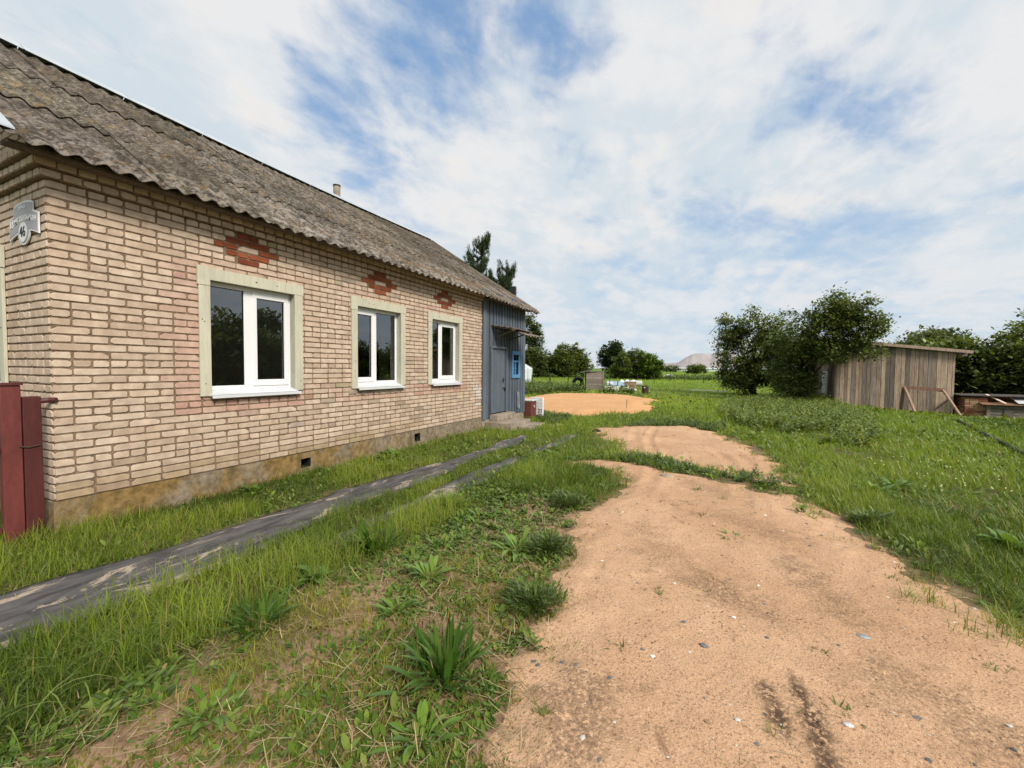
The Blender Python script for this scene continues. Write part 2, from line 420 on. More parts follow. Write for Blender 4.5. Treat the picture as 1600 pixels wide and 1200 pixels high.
MAT['stone'] = mat_plain('stone', (.16, .165, .175), .85, .3, 20, .5)
MAT['pebble'] = mat_plain('pebble', (1, 1, 1), .9, .2, 40, .4)
MAT['straw'] = mat_leaf('dry_straw', .15, .02)
def mat_sheet():
    m, t = new_mat('black_geotextile'); o = objco(t)
    a = t.noise(t.scalevec(o, (2.4, .9, 1)), 1.25, 7, .68, 1.3); b = t.noise(t.scalevec(o, (5, 1.4, 1)), 2.2, 6, .6, .4); c = t.noise(o, 40, 4, .65)
    cc = t.mix(t.mrange(b, .3, .7), (.042, .042, .045), (.135, .128, .128))
    cc = t.mix(t.mrange(c, .5, .75, 0, .5), cc, (.12, .105, .09))
    dep = t.mrange(a, .55, .61); rim = t.math('MULTIPLY', dep, t.mrange(a, .645, .61))
    cc = t.mix(t.math('MULTIPLY', dep, .5), cc, (.27, .20, .135)); cc = t.mix(t.math('MULTIPLY', rim, .75), cc, (.52, .43, .33))
    finish(t, cc, .62, t.math('ADD', b, t.math('MULTIPLY', c, .15)), .5, .03, .35); return m
MAT['sheet'] = mat_sheet()
def mat_glass():
    m, t = new_mat('window_glass')
    fr = t.add('ShaderNodeFresnel', ins={0: 1.7}); f = t.math('ADD', t.math('MULTIPLY', fr.outputs[0], 1.6), .08, clamp=True)
    g = t.add('ShaderNodeBsdfGlossy', ins={0: (.86, .90, .94, 1), 1: .0}); tr = t.add('ShaderNodeBsdfTransparent', ins={0: (.86, .89, .86, 1)})
    o = objco(t)
    x = t.add('ShaderNodeMixShader', ins={0: f, 1: tr.outputs[0], 2: g.outputs[0]})
    bn = t.add('ShaderNodeBump', ins={'Height': t.noise(o, 1.3, 1, .3), 'Strength': .05, 'Distance': .02}); t.l.new(bn.outputs[0], g.inputs['Normal'])
    t.add('ShaderNodeOutputMaterial', ins={0: x.outputs[0]}); return m
MAT['glass'] = mat_glass()

# ------------------------------------------------------------------ the ground, the track, the sand
LOWER = [(4.37,-.17),(4.23,.05),(4.13,.37),(4.19,.66),(4.12,.96),(4.05,1.29),(4.05,1.78),(3.83,2.49),(3.97,3.39),(4.04,3.98),(3.69,4.64),(2.97,4.77),(3.29,5.09),(4.01,5.14),(4.80,4.86),(5.31,4.56),(5.80,4.24),(6.05,3.65),(6.09,3.05),(6.26,2.78),(6.27,2.49),(6.42,2.22),(6.63,1.90),(6.95,.70),(7.0,-3),(4.45,-3)]
UPPER = [(2.44,8.51),(3.18,9.85),(4.50,10.6),(4.99,8.86),(5.64,7.54),(5.88,5.60),(5.79,4.94),(5.26,5.07),(4.85,5.35),(4.27,5.78),(3.48,5.78),(3.03,7.02)]
PATCH = [(-3.2,15.48),(-3.4,20.22),(-1.37,22.34),(.70,21.79),(2.64,19.38),(2.39,16.10),(2.98,14.38),(2.55,12.44),(1.58,11.44),(.59,11.27),(-.36,11.36),(-2.2,12.4)]
SPARSE = [(2.75,-3),(2.62,-.2),(2.62,.5),(2.75,1.2),(2.75,2.1),(3.05,2.9),(3.5,3.15),(3.95,2.9),(4.3,1.2),(4.5,-.2),(4.6,-3)]
def gh(x, y):
    """height of the ground"""
    r = np.hypot(x-5, y)
    return .05*(fbm(x*.55+3, y*.55+9, 3)-.5)*np.clip((np.asarray(x)-.3)/2, 0, 1)*np.clip(r/3, .3, 1)-.27*np.clip((np.asarray(x)-9.3)/4, 0, 1)*np.clip((np.asarray(y)-7)/8, 0, 1)+.35*np.clip((r-70)/400, 0, 1)
def sand_d(x, y):
    d = np.maximum(polydist(LOWER, x, y), polydist(UPPER, x, y))
    return d+(fbm(x*1.6, y*1.6, 3)-.5)*.55+(fbm(x*6+4, y*6, 4)-.5)*.42
def patch_d(x, y): return polydist(PATCH, x, y)+(fbm(x*.9, y*.9, 3)-.5)*.9+(fbm(x*3, y*3, 4)-.5)*.7
def sheet_x(k, y):
    """left and right edge of the two black sheets at y"""
    y = np.asarray(y, float)
    if k == 0: return 1.06+.05*np.sin(y*1.7+.5)+.05*np.clip(y/1.2, -1, 4)+.03*np.sin(y*5.1), 1.80-.045*np.clip(y, -1, 7)+.05*np.sin(y*2.3+1)
    return 2.05+.05*np.sin(y*1.3), 2.30+.05*np.sin(y*1.9+2)
def sheet_d(x, y):
    best = np.full(np.shape(x), -9.)
    for k, (ya, yb) in ((0, (-4.5, 6.7)), (1, (.9, 7.3))):
        a, b = sheet_x(k, y)
        best = np.maximum(best, np.minimum(np.minimum(x-a, b-x), np.minimum(y-ya, yb-y)))
    return best

def make_ground():
    def axis(lo, hi, step, far, g=1.16):
        m = list(np.arange(lo, hi, step)); s = step; a = lo
        left = []
        while a > -far: s *= g; a -= s; left.append(a)
        s = step; b = m[-1]; right = []
        while b < far: s *= g; b += s; right.append(b)
        return np.array(left[::-1]+m+right)
    xs = axis(-3, 14, .16, 5200); ys = axis(-4, 30, .16, 5200)
    X, Y = np.meshgrid(xs, ys); Z = gh(X, Y)
    lush = np.clip(1-np.clip(polydist(SPARSE, X, Y)*2.2+.3+(fbm(X*1.7, Y*1.7)-.5)*2.2, 0, 1), 0, 1)
    lush = np.where(sand_d(X, Y) > -.15, np.minimum(lush, .4), lush)
    r = np.hypot(X-5, Y+1.5); field = np.clip((r-14)/40, 0, 1)**.7
    ny, nx = X.shape; idx = np.arange(nx*ny).reshape(ny, nx)
    q = np.stack([idx[:-1, :-1], idx[:-1, 1:], idx[1:, 1:], idx[1:, :-1]], -1).reshape(-1, 4)
    mb = MB().quads(np.stack([X, Y, Z], -1).reshape(-1, 3), q, np.stack([lush, field, lush*0], -1).reshape(-1, 3))
    structure(mb.build('ground', MAT['ground'], smooth=True))
make_ground()

def patch_grid(x0, x1, y0, y1, st, dfun, hfun, name, mat, keep=-.25):
    xs = np.arange(x0, x1, st); ys = np.arange(y0, y1, st); X, Y = np.meshgrid(xs, ys); D = dfun(X, Y)
    Z = gh(X, Y)+hfun(X, Y, D); ny, nx = X.shape; idx = np.arange(nx*ny).reshape(ny, nx)
    q = np.stack([idx[:-1, :-1], idx[:-1, 1:], idx[1:, 1:], idx[1:, :-1]], -1).reshape(-1, 4)
    q = q[(D.ravel()[q] > keep).any(1)]
    used = np.unique(q); mp = np.zeros(nx*ny, int); mp[used] = np.arange(len(used))
    V = np.stack([X, Y, Z], -1).reshape(-1, 3)[used]
    C = np.ones((len(V), 3))
    if name == 'sand_track': C = np.repeat(1-stain_mask(V[:, 0], V[:, 1])[:, None], 3, 1)
    return structure(MB().quads(V, mp[q], C).build(name, mat, smooth=True))
STAINS = [(5.26, .70, 5.27, .60, .035, .9), (5.285, .55, 5.325, .41, .04, 1.), (5.375, .80, 5.42, .63, .04, 1.), (5.42, .63, 5.43, .50, .05, 1.), (5.43, .50, 5.42, .32, .055, .95), (5.0, 1.60, 5.24, 1.41, .17, .45), (5.6, 2.2, 5.75, 1.6, .16, .40), (5.8, 1.0, 6.3, .5, .22, .38), (4.55, .3, 4.5, -.2, .2, .55), (5.2, 3.1, 5.6, 2.8, .2, .30), (4.45, 2.4, 4.7, 1.8, .2, .3), (4.75, 4.3, 5.1, 3.9, .2, .3)]
def stain_mask(x, y):
    """darker damp earth in the sand"""
    m = np.zeros_like(x); n = fbm(x*9, y*9, 4)
    for (ax, ay, bx, by, w, k) in STAINS:
        L = (bx-ax)**2+(by-ay)**2; t = np.clip(((x-ax)*(bx-ax)+(y-ay)*(by-ay))/L, 0, 1)
        d = np.hypot(x-ax-t*(bx-ax), y-ay-t*(by-ay)); m = np.maximum(m, k*np.clip(1.3-d/w+(n-.5)*2.6, 0, 1))
    return m
def sand_h(X, Y, D):
    h = np.clip(D, -.4, .3)*.11
    cx = 4.75+.12*np.sin(Y*.6)-np.clip(Y-6, 0, 5)*.14
    for o in (-.95, -.62, .45, .80):
        k_ = np.clip(D*5, 0, 1)*np.clip((Y-2.5)/2.5, .0, 1)*np.clip((fbm(Y*.9+o*9, o*3, 3)-.3)*4, 0, 1)
        h = h-.019*np.exp(-((X-cx-o-.05*np.sin(Y*1.1+o*5))/.085)**2)*k_*(1+.5*np.sin(Y*42))
        h = h+.011*k_*np.exp(-((np.abs(X-cx-o-.05*np.sin(Y*1.1+o*5))-.12)/.04)**2)
    h = h+((fbm(X*2.3, Y*2.3, 3)-.5)*.022+(fbm(X*11, Y*11, 3)-.5)*.016+(fbm(X*24, Y*24, 2)-.5)*.007)*np.clip(D*5, 0, 1)
    return np.where(D > .12, np.maximum(h, .004), h)
patch_grid(2.2, 7.4, -3, 11.6, .03, sand_d, sand_h, 'sand_track', MAT['sand'])
patch_grid(-4.6, 4.2, 10.2, 23.5, .09, patch_d, lambda X, Y, D: np.clip(D, -.4, .7)*.16+(fbm(X*1.3, Y*1.3, 3)-.5)*.06*np.clip(D*3, 0, 1), 'sand_patch', MAT['sand2'])

def make_sheet(k, y0, y1, label):
    ys = np.arange(y0, y1, .05); n = 16; rows = []
    for y in ys:
        a, b = sheet_x(k, y)
        a = a+.06*(fbm(3.1+k, y*2.2, 3)-.5); b = b+.10*(fbm(9.1+k, y*1.8, 3)-.5)
        rows.append([(a+(b-a)*i/(n-1), y) for i in range(n)])
    P = np.array(rows); X, Y = P[..., 0], P[..., 1]
    wr = np.abs(fbm(X*4.5+.6*Y, Y*1.5, 4)-.5)
    Z = gh(X, Y)+.012+.05*(.35-wr)*np.clip(1, 0, 1)+.02*(fbm(X*9, Y*3, 2)-.5)
    ny, nx = X.shape; idx = np.arange(nx*ny).reshape(ny, nx)
    q = np.stack([idx[:-1, :-1], idx[:-1, 1:], idx[1:, 1:], idx[1:, :-1]], -1).reshape(-1, 4)
    o = MB().quads(np.stack([X, Y, Z], -1).reshape(-1, 3), q, np.ones((nx*ny, 3))).build('ground_sheet', MAT['sheet'], smooth=True)
    s = o.modifiers.new('thick', 'SOLIDIFY'); s.thickness = .004
    tag(o, label, 'ground sheet', 'black ground sheets beside the house')
make_sheet(0, -4.5, 6.75, 'wide black ground sheet with sand stains lying along the brick house')
make_sheet(1, .9, 7.35, 'narrow black ground sheet half hidden in the weeds, farther from the house wall')

# ------------------------------------------------------------------ the brick house
PZ, CP = .30, .071                       # top of the plinth, height of a brick course
YE, HW = 7.16, 6.8                       # length of the brick wall, width of the house
house = thing('brick_house', 'light brick house with red brick diamonds, corrugated roof and blue board annex', 'house', (0, 0, 0))
WIN = [(1.11, 2.39), (3.21, 4.45), (5.09, 6.29)]; WZ0, WZ1 = 1.15, 2.53
OPEN = [(a+.10, b-.10, WZ0+.0, WZ1-.11) for a, b in WIN]
DIAM = [(1.68, 35), (3.855, 35), (5.665, 35)]

def brick_col(red=False):
    v = random.uniform(.90, 1.08)
    if red:
        q = random.random(); a, b = (.34, .105, .050), (.22, .062, .034)
        return tuple((a[i]*q+b[i]*(1-q))*v for i in range(3))
    q = random.random()**1.5; a, b = (.62, .50, .398), (.55, .42, .318)
    return tuple((a[i]*(1-q)+b[i]*q)*v for i in range(3))
def one_brick(mb, P, u0, u1, z0, z1, c, depth=.010):
    """one brick face with chipped, smeared corners; P(u, z, d) places it on its wall"""
    L = u1-u0; H = z1-z0
    cr = [random.choice((.1, .16, .22, .32, .5))*H*random.uniform(.6, 1.1) for _ in range(4)]
    if random.random() < .12: cr[random.randrange(4)] = H*.85
    cr = [min(q, L*.22) for q in cr]; cr[0] = min(cr[0], H*.45); cr[3] = min(cr[3], H-cr[0]-.004, H*.85); cr[1] = min(cr[1], H*.45); cr[2] = min(cr[2], H-cr[1]-.004)
    j = lambda s=.0016: random.uniform(-s, s)
    out = [(u0+cr[0], z0+j()), (u0+L*.5, z0+j(.002)), (u1-cr[1]*.8, z0+j()), (u1+j(), z0+cr[1]*.5), (u1+j(), (z0+z1)/2), (u1+j(), z1-cr[2]*.6), (u1-cr[2]*1.1, z1+j()), (u0+L*.45, z1+j(.002)), (u0+cr[3], z1+j()), (u0+j(), z1-cr[3]*.6), (u0+j(), (z0+z1)/2), (u0+j(), z0+cr[0]*.5)]
    n = len(out); uc, zc = (u0+u1)/2, (z0+z1)/2; d = depth*random.uniform(.7, 1.15); e = .003
    inn = [(u+(e if u < uc else -e), z+(e if z < zc else -e)) for u, z in out]
    V = [P(u, z, -.012) for u, z in out]+[P(u, z, d-.003) for u, z in out]+[P(u, z, d+random.uniform(-.0006, .0006)) for u, z in inn]
    F = []
    for k in (0, n):
        F += [(k+i, k+(i+1) % n, k+n+(i+1) % n, k+n+i) for i in range(n)]
    F.append(tuple(2*n+i for i in range(n)))
    mb.add(V, F, c)
def lay(mb, P, U0, U1, z0, rows, skip, tint, seed, depth=.010, headers=(), diam=(), topfun=None):
    rnd = random.Random(seed)
    for r in range(rows):
        za, zb = z0+r*CP+.0075, z0+(r+1)*CP-.0075
        head = r in headers
        u = U0+(0 if r % 2 == 0 else -.1275)
        cuts = []
        while u < U1:
            w = .1275 if head else .255
            if not head and rnd.random() < .07: w = .1275
            a, b = max(u, U0)+.0065, min(u+w, U1)-.0065
            a += rnd.uniform(-.002, .004) if u > U0 else -.0065; b -= rnd.uniform(-.002, .005) if u+w < U1 else -.0065
            u += w
            if b-a < .03: continue
            segs = [(a, b)]
            for (s0, s1, t0, t1) in skip:
                if zb > t0+.02 and za < t1-.02:
                    ns = []
                    for (p, q) in segs:
                        if q <= s0 or p >= s1: ns.append((p, q)); continue
                        if p < s0-.03: ns.append((p, s0))
                        if q > s1+.03: ns.append((s1, q))
                    segs = ns
            for p, q in segs:
                m = (p+q)/2
                if topfun and zb > topfun(m): continue
                red = False
                for (dc, dr) in diam:
                    k = r-dr; dm = m-dc
                    if k in (-2, 2) and abs(dm) < .16: red = True
                    if k in (-1, 1) and abs(dm) < .27: red = True
                    if k == 0 and .10 < abs(dm) < .40: red = True
                c = tint(m, (za+zb)/2, brick_col(red), red)
                one_brick(mb, P, p, q, za, zb, c, depth)
def front_tint(u, z, c, red):
    if red: return c
    for i, (a, b) in enumerate(WIN):
        # old pink paint left round the windows
        k = 0
        if a-.28 < u < b+.15 and .93 < z < 1.14: k = .8 if i != 1 else .4
        if a-.22 < u < a+.05 and 1.1 < z < 2.55 and i == 0: k = .55
        if a-.12 < u < b+.12 and 2.5 < z < 2.64: k = .25
        k *= random.uniform(.4, 1)
        c = tuple(c[j]*(1-k)+(.52, .285, .235)[j]*k for j in range(3))
    if z < .46 and u < 4.6:
        k = .55*random.uniform(.2, 1); c = tuple(c[j]*(1-k)+(.30, .21, .09)[j]*k for j in range(3))
    if .30 < z < .75: k = .16*random.random()*(.75-z)/.45; c = tuple(c[j]*(1-k)+(.24, .17, .11)[j]*k for j in range(3))
    if random.random() < .05: c = tuple(q*random.uniform(.72, .88) for q in c)
    if u > 6.85 and .55 < z < 1.05 and random.random() < .6: c = (.62, .59, .54)
    if 3.9 < u < 5.6 and .45 < z < .85 and random.random() < .25: c = tuple(q*.75 for q in c)
    return c
PF = lambda u, z, d: (d, u, z)             # front wall: u along +Y, faces +X
PG = lambda u, z, d: (-u, -d, z)           # near gable: u along -X, faces -Y
PB = lambda u, z, d: (-u, YE+d, z)

def holed(mb, P, U0, U1, Z0, Z1, holes, d=0., c=(1, 1, 1)):
    us = sorted({U0, U1, *[h[0] for h in holes], *[h[1] for h in holes]}); zs = sorted({Z0, Z1, *[h[2] for h in holes], *[h[3] for h in holes]})
    for i in range(len(us)-1):
        for k in range(len(zs)-1):
            um, zm = (us[i]+us[i+1])/2, (zs[k]+zs[k+1])/2
            if any(h[0] < um < h[1] and h[2] < zm < h[3] for h in holes): continue
            mb.add([P(us[i], zs[k], d), P(us[i+1], zs[k], d), P(us[i+1], zs[k+1], d), P(us[i], zs[k+1], d)], [(0, 1, 2, 3)], c)
RS = .66                                     # roof slope
EX, EZ = .35, 3.10                           # eave edge
RX = -HW/2; RZ = EZ+RS*(EX-RX)
HEAD = (4, 10, 16, 22, 29, 33, 37)
def rtop(u): return min(RZ-.12, EZ+RS*(EX+min(u, HW-u))-.10)
# front wall
DSK = []
for dc, dr in DIAM:
    for k, h in ((2, .13), (1, .26), (0, .385), (-1, .258), (-2, .13)): DSK.append((dc-h, dc+h, PZ+(dr+k)*CP-.012, PZ+(dr+k+1)*CP+.012))
mb = MB(); lay(mb, PF, 0, YE, PZ, 38, OPEN+DSK, front_tint, 1, headers=HEAD)
for (dc, dr) in DIAM:                     # red diamonds over the windows, a light brick in the middle
    for k, us in ((2, ((-.13, .125),)), (1, ((-.26, -.005), (0, .255))), (0, ((-.385, -.13), (-.125, .12), (.125, .38))), (-1, ((-.255, -.005), (0, .25))), (-2, ((-.125, .13),))):
        for i, (u0, u1) in enumerate(us):
            lt = k == 0 and i == 1; z0 = PZ+(dr+k)*CP
            if random.random() < .35 and not lt:
                um = (u0+u1)/2; one_brick(mb, PF, dc+u0+.005, dc+um-.004, z0+.0075, z0+CP-.0075, brick_col(True)); u0 = um
            one_brick(mb, PF, dc+u0+.005, dc+u1-.004, z0+.0075, z0+CP-.0075, brick_col(not lt))
front = mb.build('front_wall', MAT['brick'], house)
mb = MB(); holed(mb, PF, 0, YE, PZ, 3.35, [(a, b, c, d) for a, b, c, d in OPEN])
mb.build('mortar', MAT['mortar'], front)
# near gable with its window
GW = (.98, 2.25, 1.2, 2.45)
mb = MB(); lay(mb, PG, 0, HW, PZ, 80, [GW], lambda u, z, c, r: c, 2, headers=HEAD, topfun=rtop)
gable = mb.build('gable_wall', MAT['brick'], house)
mb = MB(); holed(mb, PG, 0, HW, PZ, 3.3, [GW]); mb.add([PG(0, 3.3, 0), PG(HW, 3.3, 0), PG(HW/2, RZ-.1, 0)], [(0, 1, 2)])
mb.build('mortar', MAT['mortar'], gable)
mb = MB(); mb.add([(-HW, 0, PZ), (-HW, YE, PZ), (-HW, YE, 3.3), (-HW, 0, 3.3)], [(0, 1, 2, 3)]); mb.add([(0, YE, PZ), (-HW, YE, PZ), (-HW, YE, 3.3), (-HW/2, YE, RZ-.1), (0, YE, 3.3)], [(0, 1, 2, 3, 4)])
mb.build('back_wall', MAT['mortar'], house)
# stepped brick cornice
mb = MB(); mo = MB()
for k in range(3):
    off = .045*(k+1); z0 = PZ+38*CP+k*CP
    lay(mb, lambda u, z, d, o=off: (o+d, u, z), -off, YE-.02, z0, 1, [], lambda u, z, c, r: tuple(q*.96 for q in c), 30+k, headers=(0,))
    lay(mb, lambda u, z, d, o=off: (-u, -o-d, z), -off, HW, z0, 1, [], lambda u, z, c, r: c, 40+k, headers=(0,))
    for u in np.arange(-off, YE-.02, .1275): pass
    mo.box(-.02, off, -off, YE-.02-.001*k, z0+.002*k-.002*(k == 0)*0, z0+CP-.001)
    mo.box(-HW, -.021, -off, .02, z0+.001, z0+CP-.002)
cor = mb.build('cornice', MAT['brick'], house); mo.build('mortar', MAT['mortar'], cor)
# plinth with two vent holes
VENT = [(2.34, 2.49, .10, .22), (4.70, 4.86, .09, .24)]
mb = MB(); holed(mb, PF, -.022, YE, -.15, PZ-.005, VENT, .022)
holed(mb, PG, -.022, HW, -.15, PZ-.005, [], .022)
mb.add([(.022, -.022, PZ-.005), (.022, YE, PZ-.005), (-.1, YE, PZ-.005), (-.1, -.022, PZ-.005)], [(0, 1, 2, 3)])
mb.add([(-.1, -.022, PZ-.005), (-HW, -.022, PZ-.005), (-HW, .05, PZ-.005), (-.1, .05, PZ-.005)], [(0, 3, 2, 1)])
mb.add([(.022, YE, -.15), (.022, YE, PZ-.005), (-.3, YE, PZ-.005), (-.3, YE, -.15)], [(0, 1, 2, 3)])
plinth = mb.build('plinth', MAT['plinth'], house)
for (a, b, z0, z1) in VENT:
    mb = MB(); s = .02
    mb.add([(s, a, z0), (s, b, z0), (s, b, z1), (s, a, z1), (-.28, a, z0), (-.28, b, z0), (-.28, b, z1), (-.28, a, z1)], [(0, 1, 5, 4), (1, 2, 6, 5), (2, 3, 7, 6), (3, 0, 4, 7), (4, 5, 6, 7)])
    mb.build('vent', MAT['dark'], plinth)
mb = MB()
for u in np.arange(3.17, 4.4, .115):   # cement smeared under the middle window
    one_brick(mb, PF, u, u+.145, 1.045+random.uniform(-.012, .012), 1.118+random.uniform(-.01, .006), (random.uniform(.85, 1.2),)*3, .017)
mb.build('cement_patch', MAT['concrete'], front)

# windows
def window(i, a, b, z0, z1, P, mull, sash_right=True, inner=MAT['inner']):
    tw, th = .125, .024
    mb = MB()
    def bx(u0, u1, za, zb, d0, d1, c=(1, 1, 1), m=None):
        m = m or mb
        v = [P(u, z, d) for d in (d0, d1) for u, z in ((u0, za), (u1, za), (u1, zb), (u0, zb))]
        m.add(v, [(3, 2, 1, 0), (4, 5, 6, 7), (0, 1, 5, 4), (1, 2, 6, 5), (2, 3, 7, 6), (3, 0, 4, 7)], c)
    bx(a+tw+.003, b+.005, z1-.135, z1-.005, .012, .034)                      # head board
    bx(a, a+tw, z1-.20, z1+.004, .012, .040, (1.02, 1.02, 1.02))               # ear at the left
    bx(a+.012, a+tw, z0-.02, z1-.203, .012, .036)                             # left board
    bx(b-tw, b-.012, z0-.0, z1-.138, .012, .036, (.97, .97, .97))
    for k in range(7):                                                        # nail heads
        u, z = random.choice(((a+.06+random.uniform(-.03, .03), random.uniform(z0+.1, z1-.25)), (b-.06+random.uniform(-.03, .03), random.uniform(z0+.1, z1-.25)), (random.uniform(a+.2, b-.1), z1-.07)))
        bx(u-.005, u+.005, z-.005, z+.005, .030, .0425, (.12, .10, .09))
    w = mb.build('window', MAT['trim'], house, bevel=.003)
    A, B, Z0, Z1 = a+.112, b-.112, z0+.0, z1-.125
    # board lining of the reveal
    mb = MB()
    bx(B-.004, B+.02, Z0, Z1, -.12, .011); bx(A-.02, A+.004, Z0, Z1, -.12, .011); bx(A+.005, B-.005, Z1-.004, Z1+.015, -.12, .011)
    mb.build('reveal', MAT['reveal'], w)
    # plastic frame
    fa, fb, g0, g1 = A+.006, B-.006, Z0+.035, Z1-.006; fd0, fd1 = -.125, -.072
    mb = MB(); fw = .05
    bx(fa, fb, g0, g0+fw, fd0, fd1); bx(fa, fb, g1-fw, g1, fd0, fd1); bx(fa, fa+fw, g0+fw, g1-fw, fd0, fd1); bx(fb-fw, fb, g0+fw, g1-fw, fd0, fd1)
    mc, mw = mull
    bx(mc-mw/2, mc+mw/2, g0+fw, g1-fw, fd0, fd1+.004)
    fr = mb.build('frame', MAT['pvc'], w, bevel=.005)
    panes = [(fa+fw, mc-mw/2), (mc+mw/2, fb-fw)]
    for k, (p, q) in enumerate(panes):
        za, zb = g0+fw, g1-fw
        if k == (1 if sash_right else 0):
            sw = .062; mb = MB()
            bx(p-.012, q+.012, za-.012, za+sw, fd0+.01, fd1+.016); bx(p-.012, q+.012, zb-sw, zb+.012, fd0+.01, fd1+.016); bx(p-.012, p+sw*.7, za+sw, zb-sw, fd0+.01, fd1+.016); bx(q-sw*.7, q+.012, za+sw, zb-sw, fd0+.01, fd1+.016)
            s = mb.build('sash', MAT['pvc'], w, bevel=.005); p, q, za, zb = p+sw*.7, q-sw*.7, za+sw, zb-sw
        mb = MB(); g = .006; d = fd1-.008
        bx(p, q, za, za+g, d-.004, d+.004); bx(p, q, zb-g, zb, d-.004, d+.004); bx(p, p+g, za+g, zb-g, d-.004, d+.004); bx(q-g, q, za+g, zb-g, d-.004, d+.004)
        mb.build('gasket', MAT['gasket'], w)
        mb = MB(); mb.add([P(p, za, d-.006), P(q, za, d-.006), P(q, zb, d-.006), P(p, zb, d-.006)], [(0, 1, 2, 3)]); mb.build('pane', MAT['glass'], w)
    # tin sill
    mb = MB(); bx(a+tw-.02, b-tw+.045, z0-.022, z0-.012, -.07, .085); bx(a+tw-.02, b-tw+.045, z0-.045, z0-.0225, .078, .085)
    v = [P(u, z, d) for u in (A+.002, B-.002) for z, d in ((z0-.011, -.072), (z0+.036, -.072), (z0-.009, .075))]
    mb.add(v, [(0, 2, 1), (3, 4, 5), (1, 2, 5, 4), (0, 1, 4, 3), (0, 3, 5, 2)]); mb.build('sill', MAT['sillwhite'], w)
    # plastered reveal and dim room behind the glass
    mb = MB(); D = -.52; v = [P(u, z, d) for d in (-.128, D) for u, z in ((A-.03, Z0-.02), (B+.03, Z0-.02), (B+.03, Z1+.02), (A-.03, Z1+.02))]
    mb.add(v, [(0, 1, 5, 4), (1, 2, 6, 5), (2, 3, 7, 6), (3, 0, 4, 7)]); mb.build('inner_reveal', inner, w)
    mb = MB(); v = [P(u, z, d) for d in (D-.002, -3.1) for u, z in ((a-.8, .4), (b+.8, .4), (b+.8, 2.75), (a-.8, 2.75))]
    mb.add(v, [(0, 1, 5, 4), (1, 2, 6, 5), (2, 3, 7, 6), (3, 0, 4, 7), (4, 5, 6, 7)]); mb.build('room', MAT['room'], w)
    return w
MULL = [(1.715, .11), (3.80, .07), (5.585, .06)]
for i, (a, b) in enumerate(WIN): window(i, a, b, WZ0, WZ1, PF, MULL[i], i != 1)
window(3, .90, 2.33, 1.2, 2.55, PG, (1.6, .07))

# roof of corrugated sheets: four courses up each slope, each lapping the one below
def corrugated(mb, x0, z0, x1, z1, y0, y1, sag0, sag1, rows, pitch=.170, amp=.021, seed=0, shade=True, waves=6, lap=.14):
    rnd = random.Random(seed); sw = pitch*waves; L = math.hypot(x1-x0, z1-z0); nx, nz = -(z1-z0)/L*(1 if x1 < x0 else -1), abs(x1-x0)/L
    nx = (z1-z0)/L if x1 < x0 else -(z1-z0)/L
    for r in range(rows):
        ta, tb = r/rows-(lap/L if r else 0), (r+1)/rows
        y = y0; k = 0
        while y < y1-.05:
            e = min(y+sw+.05, y1); nseg = int((e-y)/pitch*8); lift = .009*r+.006*rnd.random()+(.006 if k % 2 else 0); tilt = rnd.uniform(-.014, .014); dt = rnd.uniform(-.012, .012)/L
            c = rnd.uniform(.56, .82) if shade else 1; cc = (c, c*rnd.uniform(.94, .98), c*rnd.uniform(.88, .96))
            V = []; m = 7; n = nseg+1
            for side in (0, 1):
                for i in range(m):
                    t = ta+dt+(tb-ta)*i/(m-1)
                    for j in range(n):
                        yy = y+(e-y)*j/nseg; ph = (yy-y0)/pitch*2*math.pi
                        h = amp*math.sin(ph)+lift+tilt*(t-ta)+(.018 if i == 0 else 0)*0-(.007 if side else 0)+.007*(1-i/(m-1))
                        s = sag0+(sag1-sag0)*(yy-y0)/(y1-y0)-.05*math.sin(math.pi*(yy-y0)/(y1-y0))*t
                        V.append((x0+(x1-x0)*t+nx*h, yy, z0+(z1-z0)*t+nz*h+s))
            F = []
            for side in (0, 1):
                o = side*m*n
                for i in range(m-1):
                    for j in range(n-1):
                        q = (o+i*n+j, o+i*n+j+1, o+(i+1)*n+j+1, o+(i+1)*n+j)
                        F.append(q if side else q[::-1])
            for j in range(n-1): F.append((j, j+1, m*n+j+1, m*n+j))
            for i in range(m-1): F.append((i*n, (i+1)*n, m*n+(i+1)*n, m*n+i*n)); F.append(((i+1)*n-1, (i+2)*n-1, m*n+(i+2)*n-1, m*n+(i+1)*n-1))
            mb.add(V, F, cc); y += sw; k += 1
RY0, RY1 = -.30, 9.82
mb = MB(); corrugated(mb, EX, EZ, RX, RZ, RY0, RY1, .03, -.10, 3, seed=4); corrugated(mb, -HW-EX, EZ, RX, RZ, RY0, RY1, .03, -.10, 3, seed=5)
roof = mb.build('roof', MAT['roof'], house, smooth=True)
mb = MB()   # ridge capping of bent tin
for s in (1, -1):
    for k in range(9):
        y0 = RY0+(RY1-RY0)*k/9; y1 = y0+(RY1-RY0)/9-.01; s0 = .03-.13*(y0-RY0)/10.1; s1 = .03-.13*(y1-RY0)/10.1
        s0 -= .05*math.sin(math.pi*(y0-RY0)/10.1); s1 -= .05*math.sin(math.pi*(y1-RY0)/10.1)
        zt = RZ+.120; x1 = RX+s*.17; z1 = zt-.17*RS-.012
        mb.add([(RX, y0, zt+s0), (RX, y1, zt+s1), (x1, y1, z1+s1), (x1, y0, z1+s0), (RX, y0, zt+s0-.006), (RX, y1, zt+s1-.006), (x1, y1, z1+s1-.006), (x1, y0, z1+s0-.006)], [(0, 1, 2, 3), (7, 6, 5, 4), (2, 3, 7, 6), (0, 3, 7, 4), (1, 2, 6, 5)])
mb.build('ridge_cap', MAT['metalwhite'], roof)
mb = MB()   # white tin edging up the near gable
